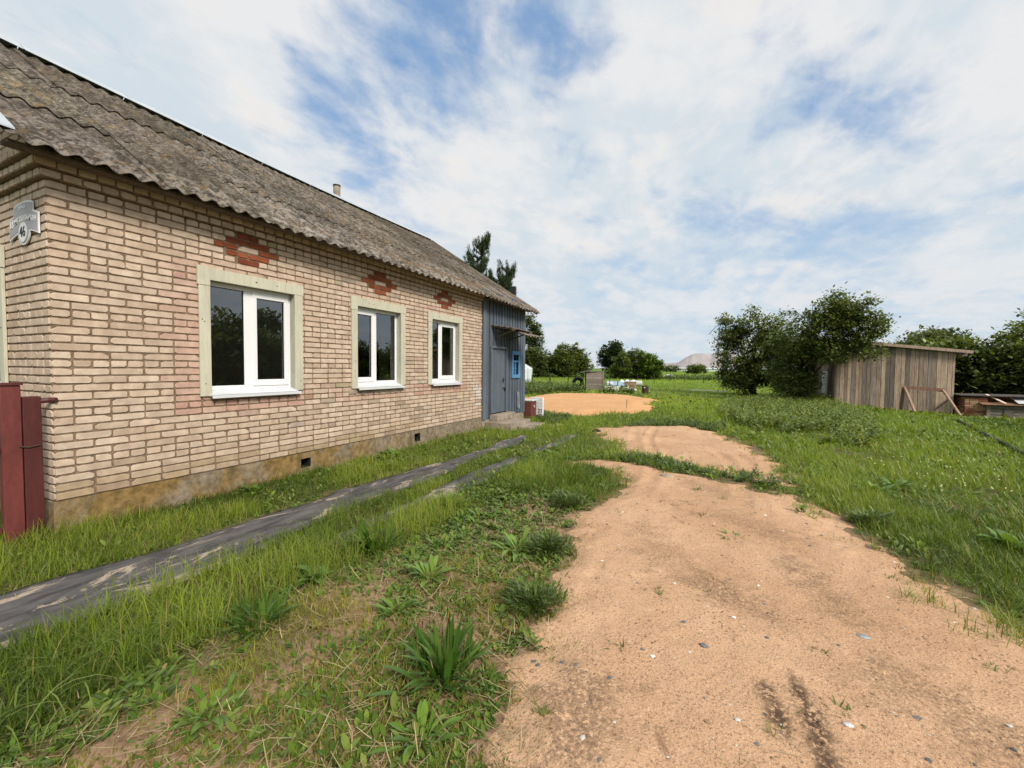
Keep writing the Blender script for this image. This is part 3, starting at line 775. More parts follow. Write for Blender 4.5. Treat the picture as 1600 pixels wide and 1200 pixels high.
for s in (1, -1):
    cx = lambda x: RX+s*(x-RX)
    x0, x1 = EX-.03, RX
    def zz(x): return EZ+RS*(EX-x)+.03
    for (dy0, dy1, h0, h1) in ((-.345, -.25, .045, .058), (-.345, -.332, -.10, .0449)):
        mb.add([(cx(x), y, zz(x)+h) for x in (x0, x1) for y in (dy0, dy1) for h in (h0, h1)], [(0, 1, 3, 2), (4, 6, 7, 5), (0, 4, 5, 1), (2, 3, 7, 6), (1, 5, 7, 3), (0, 2, 6, 4)])
mb.build('verge_trim', MAT['metalwhite'], roof)
mb = MB()   # rafters ends, soffit boards, end verge board
mb.box(.135, .27, -.28, YE, 3.11, 3.135, (.3, .28, .26)); mb.box(.02, .27, YE+.01, 9.75, 3.06, 3.085, (.3, .28, .26))  # soffit boards tinted dark: the shade under the eave is in their colour
for y in np.arange(7.5, 9.9, .72): mb.bar((-.4, y, 3.53), (.30, y, 3.075), .05, .09)
mb.bar((.33, 9.74, 3.02), (RX, 9.74, RZ-.16), .03, .12)
mb.bar((-HW-.33, 9.74, 3.02), (RX, 9.74, RZ-.16), .03, .12)
mb.build('eave_board', MAT['oldwood'], roof)
mb = MB(); mb.tube([(-3.62, 6.22, 5.0), (-3.62, 6.22, 5.92)], .082, 20); flue = mb.build('chimney', MAT['concrete'], roof, smooth=False)
mb = MB(); mb.tube([(-3.62, 6.22, 5.905), (-3.62, 6.22, 5.94)], .090, 20, (.4, .4, .4)); mb.build('chimney_rim', MAT['iron'], flue)

# board annex
AY0, AY1 = YE+.005, 9.50
DO = (7.62, 8.36, .34, 1.94); BW = (8.68, 9.17, 1.20, 1.90)
mb = MB()
y = AY0; rnd = random.Random(8)
while y < AY1-.02:
    w = rnd.uniform(.135, .19); e = min(y+w, AY1)
    segs = [(.22, 3.3)]
    for h in ((DO[0]-.02, DO[1]+.02, .0, DO[3]+.02), (BW[0]+.05, BW[1]-.05, BW[2]+.05, BW[3]-.05)):
        if e > h[0]+.01 and y < h[1]-.01:
            ns = []
            for p, q in segs:
                if h[2] > p: ns.append((p, min(q, h[2])))
                if h[3] < q: ns.append((max(p, h[3]), q))
            segs = [s for s in ns if s[1]-s[0] > .02]
    sh = rnd.uniform(.88, 1.1); off = rnd.uniform(-.004, .006)
    for p, q in segs:
        mb.box(-.02, .022+off, y+.007, e-.007, p, q, (sh, sh, sh))
        mb.box(.0222+off, .036+off, e-.019, e+.019, p, q, (sh*.55, sh*.56, sh*.58)) if e < AY1-.05 and not (DO[0]-.04 < e < DO[1]+.04 and p < 1) else None
    y = e
mb.box(.0225, .052, AY0+.002, AY0+.13, .22, 3.3, (1.12, 1.12, 1.12))
mb.box(.0225, .052, AY1-.12, AY1+.02, .22, 3.3, (1.02, 1.02, 1.02))
for y in np.arange(-HW+.02, -.02, .17):     # end wall facing away from the camera
    mb.box(y, y+.16, AY1-.02, AY1+.012, .2, min(3.02+RS*min(-y-.16, HW+y), RZ-.4), (.95, .95, .95))
annex = mb.build('annex_wall', MAT['bluewood'], house, bevel=.003)
mb = MB(); mb.box(-HW, -.022, AY0+.02, AY1-.022, .1, 3.28); mb.build('annex_core', MAT['dark'], annex)
mb = MB(); mb.box(-.4, .03, AY0, AY1, -.1, .215); mb.build('annex_footing', MAT['concrete'], annex, bevel=.01)
mb = MB(); n = 5
for k in range(n):
    a, b = DO[0]+(DO[1]-DO[0])*k/n, DO[0]+(DO[1]-DO[0])*(k+1)/n; c = rnd.uniform(.9, 1.02)
    mb.box(-.018, .004, a+.003, b-.003, DO[2], DO[3], (c, c, c*.98))
mb.box(.0, .045, DO[0]-.07, DO[0]-.004, DO[2], DO[3]+.06); mb.box(.0, .045, DO[1]+.004, DO[1]+.06, DO[2], DO[3]+.06); mb.box(.0, .048, DO[0]-.069, DO[1]+.059, DO[3]+.002, DO[3]+.058)
door = mb.build('door', MAT['bluewood'], house, bevel=.003)
mb = MB(); mb.tube([(.005, 8.27, 1.17), (.055, 8.27, 1.17), (.055, 8.14, 1.165)], .009); mb.box(.004, .010, 8.25, 8.29, 1.08, 1.21); mb.build('handle', MAT['iron'], door)
mb = MB(); mb.box(.004, .014, 8.22, 8.40, .93, .955); mb.box(.0141, .045, 8.30, 8.35, .88, .94); mb.build('padlock', MAT['iron'], door)
mb = MB(); a, b, z0, z1 = BW; 
mb.box(.03, .062, a, a+.08, z0, z1); mb.box(.03, .062, b-.08, b, z0, z1); mb.box(.03, .066, a-.005, b+.005, z1-.085, z1+.01); mb.box(.03, .066, a-.005, b+.005, z0-.01, z0+.085)
mb.box(.0, .045, a+.081, b-.081, z1-.28, z1-.24); mb.box(.0, .042, (a+b)/2-.016, (a+b)/2+.016, z0+.086, z1-.281); mb.box(.0, .041, a+.081, (a+b)/2-.017, z0+.24, z0+.265)
bw = mb.build('small_window', MAT['brightblue'], house, bevel=.003)
mb = MB(); mb.add([(.012, a+.05, z0+.05), (.012, b-.05, z0+.05), (.012, b-.05, z1-.05), (.012, a+.05, z1-.05)], [(0, 1, 2, 3)]); mb.build('pane', MAT['glass'], bw)
# small canopy of boards and a tilted sheet
mb = MB(); M = Matrix.Translation((0, 0, 0))
mb.bar((.02, 7.6, 2.475), (.62, 7.64, 2.385), .02, .05, (.6, .6, .6)); 
for k in range(4): 
    x0 = .05+.15*k; mb.bar((x0, 7.56, 2.50-.15*x0), (x0+.02, 8.78, 2.47-.15*x0), .145, .018, (.9-.05*k,)*3)
mb.bar((.03, 8.6, 2.2), (.6, 8.6, 2.38), .03, .03, (.5, .5, .5)); mb.bar((.03, 7.75, 2.2), (.6, 7.75, 2.39), .03, .03, (.5, .5, .5))
can = mb.build('canopy', MAT['greywood'], house)
mb = MB(); corrugated(mb, .80, 2.25, .03, 2.50, 8.05, 9.02, 0, 0, 1, seed=9, waves=9); mb.build('canopy_sheet', MAT['roof'], can, smooth=True)
mb = MB(); mb.tube([(.07, 9.0, .82), (.09, 8.99, .40), (.09, 9.08, .35), (.07, 9.08, .80)], .010, 6); mb.build('wall_pipe', MAT['metalwhite'], annex)
mb = MB(); mb.box(-.62, -.46, 9.86, 9.97, 2.9, 3.86); mb.build('stove_pipe', MAT['iron'], roof)

# concrete steps at the annex door
st = thing('door_steps', 'rough concrete steps in front of the blue annex door', 'steps', (.4, 8.0, 0))
mb = MB(); mb.box(.032, .26, 7.50, 8.48, .18, .325); mb.build('threshold', MAT['concrete'], st, bevel=.012)
mb = MB(); mb.box(.035, .72, 7.30, 8.42, -.1, .178); mb.build('upper_step', MAT['concrete'], st, bevel=.02)
mb = MB(); mb.box(.72, 1.06, 7.62, 8.55, -.1, .085); mb.build('lower_step', MAT['concrete'], st, bevel=.02)

# ------------------------------------------------------------------ vegetation helpers
def blades(mb, P, az, L, W, lean, curl, colr, prof=(.8, 1., .7, .05), cols=2, fold=.0):
    """one curved strip per row of P: leaves, grass blades, needles"""
    N = len(P); K = len(prof)-1
    if N == 0: return
    dirx, diry = np.cos(az), np.sin(az)
    pos = np.array(P, float).copy(); rings = []
    for k in range(K+1):
        t = k/K; th = lean+curl*t
        if k:
            tm = (k-.5)/K; thm = lean+curl*tm; s = L/K
            pos = pos+np.stack([np.sin(thm)*dirx*s, np.sin(thm)*diry*s, np.cos(thm)*s], 1)
        w = W*prof[k]*.5
        side = np.stack([-diry*w, dirx*w, 0*w], 1)
        if cols == 2: rings += [pos-side, pos+side]
        else:
            nrm = np.stack([-np.cos(th)*dirx, -np.cos(th)*diry, np.sin(th)], 1)*(w*fold)[:, None]
            rings += [pos-side+nrm, pos.copy(), pos+side+nrm]
    V = np.stack(rings, 1); m = V.shape[1]
    base = (np.arange(N)*m)[:, None]; Q = []
    for k in range(K):
        for c in range(cols-1):
            a = k*cols+c; Q.append(np.concatenate([base+a, base+a+1, base+a+cols+1, base+a+cols], 1))
    C = np.repeat(np.asarray(colr), m, axis=0)
    mb.quads(V.reshape(-1, 3), np.concatenate(Q), C)

def pal(n, stops, var=.18, mix=None, rng=RNG):
    """n colours between palette stops, with a little spread"""
    S = np.array(stops); t = (rng.random(n) if mix is None else np.clip(mix, 0, .9999))*(len(S)-1); i = np.minimum(t.astype(int), len(S)-2); f = (t-i)[:, None]
    return (S[i]*(1-f)+S[i+1]*f)*(1+var*(rng.random((n, 1))*2-1))

GREENS = [(.046, .078, .012), (.092, .138, .019), (.155, .208, .029), (.225, .272, .048)]
FIELD = [(.165, .235, .030), (.235, .310, .040), (.30, .365, .062)]
STRAW = [(.36, .27, .13), (.30, .24, .11), (.24, .20, .09)]

def cover(x, y):
    """how much grass stands here, 0 to 1"""
    c = np.ones_like(x)
    c = np.where((x < .03) & (y > -.0) & (y < 9.6), 0, c)
    c = np.where((x < .03) & (x > -7) & (y > -.02) & (y < 9.6), 0, c)
    c = np.where((x > 0) & (x < 1.1) & (y > 7.25) & (y < 8.6) & (x < np.where(y < 7.6, .76, 1.1)), 0, c)
    c = np.where((sheet_d(x, y) > .015) & ~((x > 1.97) & (fbm(x*3+2, y*1.6, 3) > .47)), 0, c)
    d = sand_d(x, y); n = fbm(x*2.1+7, y*2.1, 3)
    n3 = fbm(x*3.4+11, y*3.4+2, 3)
    c = c*np.where(d < -.12, 1, np.clip(.62-d*2.6+(n3-.5)*2.6, 0, 1))
    c = np.where((d > .5) & (n3 < .75), 0, c)
    c = c*np.clip(.5-patch_d(x, y)*5, 0, 1)
    s = polydist(SPARSE, x, y); s = np.clip(s*2.6+.35+(n-.5)*1.6, 0, 1)
    patch = np.clip((fbm(x*1.35+30, y*1.35+3, 4)-.40)*5, 0, 1)
    c = c*(1-s*(1-.75*patch-.15))
    strip = np.exp(-((x-1.06)/.07)**2)*(fbm(y*1.3, 4., 2) > .45)*(y > -3)*(y < 6.5)
    return c*(1-.8*strip)

def sector(n, r0, r1, power, a0=-R_(52), a1=R_(52)):
    """points round the camera; pdf over r is r**power"""
    u = RNG.random(n); p = power+1
    r = (r0**p+(r1**p-r0**p)*u)**(1/p)
    a = YAW+R_(90)+RNG.uniform(a0, a1, n)
    return CAM.x+r*np.cos(a), CAM.y+r*np.sin(a), r

def grass(n, r0, r1, power, wk, Lm, name, label, K3=True, field=0.):
    x, y, r = sector(n, r0, r1, power)
    c = cover(x, y); keep = RNG.random(n) < c; x, y, r, c = x[keep], y[keep], r[keep], c[keep]
    clump = fbm(x*1.1+50, y*1.1, 4); fine = fbm(x*4+9, y*4, 3)
    keep = RNG.random(len(x)) < np.clip(.35+1.7*(fine-.28), .15, 1); x, y, r, c, clump, fine = (q[keep] for q in (x, y, r, c, clump, fine))
    n = len(x)
    L = Lm(x, y, r)*(.45+.75*RNG.random(n))*(.28+1.42*clump)*(.5+.5*c)
    W = np.maximum(.0042, wk*r)*(.7+.6*RNG.random(n))
    az = RNG.uniform(0, 2*math.pi, n); lean = np.abs(RNG.normal(.25, .25, n)); curl = np.abs(RNG.normal(.75, .6, n))*(1+3*np.clip(L-.14, 0, .3))
    tone = np.clip(.50+(clump-.5)*2.2+(RNG.random(n)-.5)*.7+(fine-.5)*.4, 0, 1)
    C = pal(n, GREENS, .16, tone)
    if field:
        f = np.clip((r-3.5)/14, 0, 1)[:, None]**.6; C = C*(1-f)+pal(n, FIELD, .15, np.clip(.5+(fbm(x*.12, y*.12, 4)-.5)*3+(RNG.random(n)-.5)*.5, 0, 1))*f
    dry = RNG.random(n) < np.clip(.05+.35*(1-c), 0, .5); C[dry] = pal(dry.sum(), STRAW, .2)
    ol = (polydist(SPARSE, x, y) > .1) & ~dry; C[ol] = C[ol]*np.array([1.12, .92, .9])
    mb = MB(); P = np.stack([x, y, gh(x, y)-.008], 1)
    blades(mb, P, az, L, W, lean, curl, C, (.75, 1., .72, .08) if K3 else (.9, .8, .1))
    stuff(mb.build(name, MAT['leaf']), label, 'grass')
def len_near(x, y, r):
    L = np.full_like(x, .125)
    L = np.where((x > 1.6) & (x < 2.75) & (y < 2.2), .21, L)          # long fringe along the black sheet
    L = np.where((x < 1.15) & (y < 7.4), .135, L)
    L = np.where(x < .22, .17, L)
    L = np.where(polydist(SPARSE, x, y) > 0, .062, L)
    L = np.where(sand_d(x, y) > -.06, np.minimum(L, .065), L)
    L = np.where((x > 2.8) & (x < 4.2) & (y > 3.0) & (y < 5), .19, L)
    L = np.where((x > 3.4) & (y > 4.5) & (y < 6.2) & (x < 6), .065, L)
    L = np.where((x > 6.2), .15, L)
    return L
grass(185000, 1.15, 6.5, .35, .00092, len_near, 'grass', 'long tufted green grass growing beside the house and the sand track')
grass(230000, 6.5, 24, -.2, .00105, lambda x, y, r: np.where(r < 11, .15, .17), 'grass', 'green grass of the yard round the sand and the shed', field=1.)
grass(150000, 24, 150, -.6, .00125, lambda x, y, r: .15+.0012*r, 'field_grass', 'bright green grass of the open field behind the yard', False, 1.)

def arching():
    n = 2600; x, y, r = sector(n, 1.3, 8, .2); k = (cover(x, y) > .6) & (((x > 1.75) & (x < 2.75) & (y < 2.2)) | ((x > 2.8) & (x < 4.1) & (y > 3)) | (x > 6.3)) & (fbm(x*2, y*2, 3) > .42); x, y, r = x[k], y[k], r[k]; n = len(x)
    L = .22+.18*RNG.random(n); mb = MB()
    blades(mb, np.stack([x, y, gh(x, y)], 1), RNG.uniform(0, 6.28, n), L, np.maximum(.006, .0012*r), .15+.3*RNG.random(n), 1.5+1.1*RNG.random(n), pal(n, [(.10, .15, .03), (.17, .225, .05), (.25, .29, .09)], .15), (.7, 1, 1, .85, .5, .08), 3, .25)
    stuff(mb.build('arching_grass', MAT['leaf']), 'long pale blades of couch grass arching over the shorter grass', 'grass')
arching()
def litter():
    n = 16000; x, y, r = sector(n, 1.2, 7.5, .3)
    s = np.clip(polydist(SPARSE, x, y)*2+.6, 0, 1)*(fbm(x*1.8+3, y*1.8, 3) > .42); s = np.maximum(s, .5*np.exp(-((x-1.06)/.09)**2)); s = np.maximum(s, .25*np.exp(-(sand_d(x, y)/.1)**2)); s = np.where(sand_d(x, y) > .12, .012, s)
    k = RNG.random(n) < s; x, y = x[k], y[k]; n = len(x)
    L = .04+.13*RNG.random(n)**2; mb = MB()
    blades(mb, np.stack([x, y, gh(x, y)+.012+.015*RNG.random(n)], 1), RNG.uniform(0, 6.28, n), L, np.full(n, .0036), 1.45+.2*RNG.normal(size=n), .25*RNG.normal(size=n), pal(n, [(.50, .40, .22), (.38, .29, .15), (.26, .20, .10)], .2), (1, 1, .6))
    stuff(mb.build('dry_grass_litter', MAT['straw']), 'dry straw coloured stalks lying on the bare soil', 'dry grass')
litter()

PLANT = [(.42, .3), (1., .55), (1., .3), (.15, .1)]
def ground_leaves(n, r0, r1, power, dens, Lr, label, cols, name='ground_cover', hgt=0.):
    """small broad leaves: clover, dandelion and plantain seedlings"""
    x, y, r = sector(n, r0, r1, power); k = RNG.random(n) < dens(x, y); x, y, r = x[k], y[k], r[k]; n = len(x)
    m = 4; X = np.repeat(x, m)+RNG.normal(0, .015, n*m); Y = np.repeat(y, m)+RNG.normal(0, .015, n*m); N = n*m
    L = np.repeat(Lr(x, y, r)*(.5+RNG.random(n)), m)*(.6+.6*RNG.random(N)); h = np.repeat(hgt*RNG.random(n), m)
    C = np.repeat(pal(n, cols, .2), m, 0)*(1+.12*(RNG.random((N, 1))-.5))
    mb = MB(); blades(mb, np.stack([X, Y, gh(X, Y)+h*RNG.random(N)], 1), RNG.uniform(0, 6.28, N), L, L*.42, .55+.5*RNG.random(N), .5*RNG.random(N)+.2, C, (.25, .85, 1., .25), 3, .35)
    stuff(mb.build(name, MAT['weed']), label, 'weeds')
def d_left(x, y):
    s = polydist(SPARSE, x, y); z = np.clip(s*3+.8, 0, 1)*np.clip((fbm(x*1.6+3, y*1.6+8, 3)-.40)*6, 0, 1)*.9+.08
    z = np.where((x > 2.2) & (x < 3.7) & (y > 1.2) & (y < 5.5), np.maximum(z, .6), z)
    return np.where(sand_d(x, y) > -.05, 0.006, z)*(sheet_d(x, y) < .01)*(x > .05)*(cover(x, y) > .01)
ground_leaves(36000, 1.2, 8, .3, d_left, lambda x, y, r: .020+.0055*r, 'low clover and dandelion leaves spread over the reddish soil', [(.055, .10, .02), (.10, .165, .03), (.16, .22, .05)])
ground_leaves(8200, 1.2, 8, .3, lambda x, y: np.clip((fbm(x*2.3+31, y*2.3+8, 3)-.47)*6, 0, 1)*(polydist(SPARSE, x, y) > -.75)*(sand_d(x, y) < -.02)*(sheet_d(x, y) < -.05)*(x > 1.9), lambda x, y, r: .034+.006*r, 'toothed dandelion leaves and young plantains crowding the verge', [(.05, .085, .016), (.085, .135, .024), (.135, .19, .04), (.19, .21, .06)], hgt=.02)
ground_leaves(3000, 1.2, 7, .3, lambda x, y: (polydist(SPARSE, x, y) > -.4)*(sand_d(x, y) < .0)*(x > 1.9)*.8, lambda x, y, r: .028+.002*r, 'withered brown and yellow leaves lying between the weeds', [(.20, .14, .06), (.28, .21, .09), (.16, .11, .06)], 'dead_leaves')
def d_right(x, y): return np.clip((fbm(x*.7+3, y*.7, 4)-.42)*5, 0, 1)*(cover(x, y) > .5)*.8
ground_leaves(22000, 4.5, 26, -.2, lambda x, y: d_right(x, y), lambda x, y, r: .03+.0042*r, 'broad weed leaves mixed into the meadow grass', [(.085, .13, .022), (.14, .195, .034), (.20, .25, .055)], hgt=.11)

TALL = [(7.6,8.4),(6.3,8.2),(5.7,10.0),(5.0,13.5),(5.4,17),(6.6,22.5),(9.2,22.),(9.2,16.0)]
LEFTW = [(-9.5,20.5),(-6,18.5),(-3.6,19.5),(-3.2,22.6),(-1.2,23.2),(0.6,23.0),(0.5,24.2),(-3.0,24.4),(-6.0,27),(-11,30)]
ROWW = [(3.5,5.15),(3.6,5.65),(4.7,5.45),(5.5,5.0),(5.9,4.8),(5.7,4.6),(4.9,5.0),(4.2,5.25)]
TOPW = [(2.9,9.2),(3.1,11.4),(5.2,10.9),(5.0,9.5),(4.2,9.9)]
STEPW = [(1.3,8.6),(1.0,10.9),(-.2,11.2),(.1,9.9),(.7,9.0)]
def leafy(poly, n, H, L, cols, label, thr=.42, name='tall_weeds', fr=1.):
    a = np.array(poly); x = RNG.uniform(a[:, 0].min(), a[:, 0].max(), n*3); y = RNG.uniform(a[:, 1].min(), a[:, 1].max(), n*3)
    w = fbm(x*fr, y*fr, 3); k = (polydist(poly, x, y)+(w-.5)*.8 > 0) & (w > thr) & (sheet_d(x, y) < 0); x, y, w = x[k][:n], y[k][:n], w[k][:n]; n = len(x)
    m = 11; N = n*m; h = H*(.4+.6*RNG.random(n))*(.55+.9*(w-.3)); hh = np.repeat(h, m)*np.tile(np.linspace(.12, 1, m), n)
    X = np.repeat(x, m)+RNG.normal(0, .03, N)*(hh/.3); Y = np.repeat(y, m)+RNG.normal(0, .03, N)*(hh/.3)
    Ls = L*(1.2-.6*hh/np.maximum(np.repeat(h, m), .01))*(.6+.7*RNG.random(N))
    C = np.repeat(pal(n, cols, .18), m, 0)*(1+.16*(RNG.random((N, 1))-.5))
    mb = MB(); blades(mb, np.stack([X, Y, gh(X, Y)+hh*.92], 1), RNG.uniform(0, 6.28, N), Ls, Ls*.45, .75+.5*RNG.random(N), .6*RNG.random(N), C, (.35, 1., .7, .1), 3, .3)
    stuff(mb.build(name, MAT['weed']), label, 'weeds')
DK = [(.060, .090, .022), (.095, .135, .032), (.14, .185, .045)]
leafy(TALL, 3200, .55, .10, [(.065, .095, .022), (.11, .15, .03), (.17, .21, .045), (.23, .26, .06)], 'tall leafy weeds in front of the dark tree and the shed', .36)
leafy(LEFTW, 1500, .85, .17, DK, 'dark rough weeds and brambles along the garden fence left of the small shed')
leafy(ROWW, 190, .16, .05, [(.055, .10, .03), (.095, .15, .045)], 'row of small leafy weeds crossing the sand track', .3, fr=2.)
leafy(TOPW, 330, .22, .07, [(.06, .095, .03), (.10, .14, .04)], 'bluish green weeds at the far end of the sand track', .36)
leafy(STEPW, 200, .24, .08, DK, 'weeds growing round the concrete block by the door steps', .36)
leafy([(-30,60),(-14,72),(12,66),(12,60),(-10,58)], 900, 1.0, .42, [(.09, .14, .045), (.13, .18, .06)], 'taller rough grass band across the far field', .3, fr=.25)
leafy([(8.6,20.5),(9.3,20.5),(9.2,28),(8.3,28)], 160, .7, .14, [(.14, .19, .04), (.20, .24, .05)], 'yellowish weeds under the leaning fence palings', .2)
leafy([(12.2,17.6),(12.2,9.5),(22,9.5),(22,18.5),(13.6,19.2)], 1700, .22, .10, [(.05, .10, .02), (.08, .15, .03), (.12, .19, .04)], 'green potato rows in front of the brick coop', .2, 'potato_plants')

# single weeds one can point at ------------------------------------------------
def weed(name, label, x, y, kind, size, group=None):
    r = np.random.default_rng(int(abs(x*1000+y*77)))
    mb = MB()
    if kind == 'dandelion':
        n = 44; L = size*(.4+.6*r.random(n)); W = L*(.16+.10*r.random(n)); lean = .35+.9*r.random(n); curl = .2+1.1*r.random(n); prof = (.18, .35, .62, 1., .8, .12); c = pal(n, [(.075, .145, .022), (.12, .205, .035), (.17, .25, .05)], .15, rng=r)
    elif kind == 'plantain':
        n = 95; L = size*(.4+.6*r.random(n)); W = L*(.11+.05*r.random(n)); lean = np.abs(r.normal(.42, .32, n)); curl = .3+.7*r.random(n); prof = (.25, .55, .95, 1., .6, .06); c = pal(n, [(.038, .085, .014), (.06, .125, .02), (.095, .165, .03)], .15, rng=r)
    elif kind == 'dock':
        n = 24; L = size*(.4+.6*r.random(n)); W = L*(.32+.14*r.random(n)); lean = .3+.8*r.random(n); curl = .5+1.1*r.random(n); prof = (.15, .55, 1., .95, .6, .08); c = pal(n, [(.075, .15, .03), (.12, .205, .045), (.17, .25, .065)], .12, rng=r)
    elif kind == 'tuft':
        n = 150 if size > .2 else 34; L = size*(.4+.8*r.random(n)); W = np.full(n, .0065 if size > .2 else .0035); lean = np.abs(r.normal(.3, .25, n)); curl = np.abs(r.normal(.8, .5, n)); prof = (.7, 1., .9, .6, .08); c = pal(n, GREENS, .15, rng=r)
    else:   # feathery: yarrow, mayweed
        n = 900; L = size*.15*(.5+r.random(n)); W = L*.24; lean = .35+1.0*r.random(n); curl = .5*r.random(n); prof = (.4, 1., .2); c = pal(n, [(.05, .08, .022), (.085, .125, .034), (.135, .18, .05)], .2, rng=r)
    spread = {'dandelion': .03, 'plantain': .06, 'dock': .03, 'tuft': min(.06, size*.2)}.get(kind, size*.24)
    px, py = r.normal(0, spread, n), r.normal(0, spread, n); az = np.arctan2(py, px)+r.normal(0, .6, n)
    z = np.zeros(n) if kind != 'feathery' else r.random(n)*size*.45*(.3+fbm(x*3+px*9, y*3+py*9, 2))
    X, Y = x+px, y+py
    P = np.stack([px, py, gh(X, Y)-gh(np.array([x]), np.array([y]))+z], 1)
    blades(mb, P, az, L, W, lean, curl, c, prof, 3, .28)
    z0 = float(gh(np.array([x]), np.array([y]))[0])
    o = mb.build(name, MAT['weed'], loc=(x, y, z0)); tag(o, label, 'weed', group)
    if kind == 'feathery':        # stems that carry the feathery leaves
        m = 60; q = P[:m]; hl = np.hypot(q[:, 0], q[:, 1]); sl_ = np.sqrt(hl**2+q[:, 2]**2)+.01
        mb2 = MB(); blades(mb2, np.zeros((m, 3)), np.arctan2(q[:, 1], q[:, 0]), sl_*1.15, np.full(m, .006), np.arctan2(hl, q[:, 2]+.004), np.zeros(m), pal(m, [(.06, .09, .03), (.10, .12, .05)], rng=r), (1, 1, .6), 3, .5)
        mb2.build('stems', MAT['weed']).parent = o
    if kind in ('plantain',):
        n = 22; mb = MB(); L = size*(1.0+.5*r.random(n)); a = r.uniform(0, 6.28, n); px = r.normal(0, .06, n); py = r.normal(0, .06, n)
        P = np.stack([px, py, px*0], 1); le = np.abs(r.normal(.12, .1, n))
        blades(mb, P, a, L, np.full(n, .003), le, np.zeros(n), pal(n, [(.07, .10, .03), (.12, .12, .05)], rng=r), (1, 1, 1))
        hp = P+np.stack([np.sin(le)*np.cos(a)*L, np.sin(le)*np.sin(a)*L, np.cos(le)*L], 1)
        blades(mb, hp, a, np.full(n, .028), np.full(n, .008), le, le*0, pal(n, [(.05, .035, .02), (.09, .065, .035)], rng=r), (.6, 1, .5), 3, .8)
        s = mb.build('flower_stalk', MAT['weed']); s.parent = o
    return o
for a in [
    ('plantain_weed', 'largest dark plantain clump at the left edge of the sand', 3.90, .12, 'plantain', .25),
    ('plantain_weed', 'dark narrow leaved plantain in the grass nearest the black sheet', 2.74, -.02, 'plantain', .19),
    ('plantain_weed', 'upright plantain clump with dark seed stalks beside the narrow black sheet', 2.60, 1.02, 'plantain', .26),
    ('dock_weed', 'pale broad leaved dock rosette between the long grass and bare soil', 2.58, .50, 'dock', .19),
    ('dandelion_weed', 'bushy dandelion with long toothed leaves above the big plantain', 3.24, .86, 'dandelion', .20),
    ('dandelion_weed', 'dandelion spreading flat onto the sand edge behind the big plantain', 3.62, 1.52, 'dandelion', .19),
    ('mayweed', 'feathery blue green weed creeping over the sand beside the big plantain', 4.05, .84, 'feathery', .30),
    ('mayweed', 'dark feathery weed tuft at the tip of the grass tongue', 3.62, 2.75, 'feathery', .32),
    ('mayweed', 'feathery weed mat pointing into the sand beyond the bare patch', 3.85, 1.62, 'feathery', .30),
    ('dandelion_weed', 'young dandelion leaves near the bottom edge of the picture, pale green', 4.02, -.22, 'dandelion', .15),
    ('dandelion_weed', 'leafy dandelion on the reddish soil at the lower left', 3.16, -.52, 'dandelion', .15),
    ('dandelion_weed', 'ragged dandelion standing alone on the bare reddish soil', 3.34, .42, 'dandelion', .15),
    ('dock_weed', 'big drooping dock leaves in the meadow right of the sand', 6.72, 4.90, 'dock', .27),
    ('dock_weed', 'second large dock plant behind the first in the right meadow', 7.05, 5.35, 'dock', .24),
    ('mayweed', 'dark feathery weed cushion at the right border of the sand', 6.36, 3.58, 'feathery', .30),
    ('dock_weed', 'tall dock leaf beside the right edge of the picture', 7.24, 3.42, 'dock', .24),
    ('thistle', 'leafy clump beside the narrow black sheet where the grass turns to weeds', 2.55, 2.15, 'dandelion', .22),
    ('dock_weed', 'low broad leaved plant growing against the mossy plinth', .22, 1.55, 'dock', .20),
    ('dock_weed', 'leafy plant between the two vent holes of the plinth', .26, 3.9, 'dock', .22),
    ('dandelion_weed', 'tiny leafy sprout in the middle of the sand track', 5.15, 2.62, 'dandelion', .10),
    ('grass_tuft', 'small grass tuft on the sand right of the dark stain', 5.28, .42, 'tuft', .07),
    ('grass_tuft', 'yellowish grass tuft in the dark stain near the bottom of the sand', 5.14, .20, 'tuft', .06),
    ('grass_tuft', 'grass tuft at the far right of the near sand', 6.15, 1.95, 'tuft', .12),
    ('grass_tuft', 'long bright grass tussock on the grass tongue', 3.35, 3.75, 'tuft', .34),
    ]: weed(*a)
def sprigs():
    n = 90; x = RNG.uniform(4.0, 6.8, n); y = RNG.uniform(-.4, 5.4, n); k = (sand_d(x, y) > .08) & (fbm(x*1.5, y*1.5, 2) > .45); x, y = x[k], y[k]; n = len(x); m = 14; N = n*m
    mb = MB(); X = np.repeat(x, m)+RNG.normal(0, .02, N); Y = np.repeat(y, m)+RNG.normal(0, .02, N); s = np.repeat(.02+.05*RNG.random(n), m)
    blades(mb, np.stack([X, Y, gh(X, Y)+.015], 1), RNG.uniform(0, 6.28, N), s*(.5+RNG.random(N)), s*.14, .5+.8*RNG.random(N), .5*RNG.random(N), np.repeat(pal(n, [(.10, .12, .03), (.16, .17, .06), (.09, .13, .04)]), m, 0), (.6, 1, .1))
    stuff(mb.build('sprouts', MAT['weed']), 'tiny green and yellow sprouts dotted over the sand', 'weeds')
sprigs()
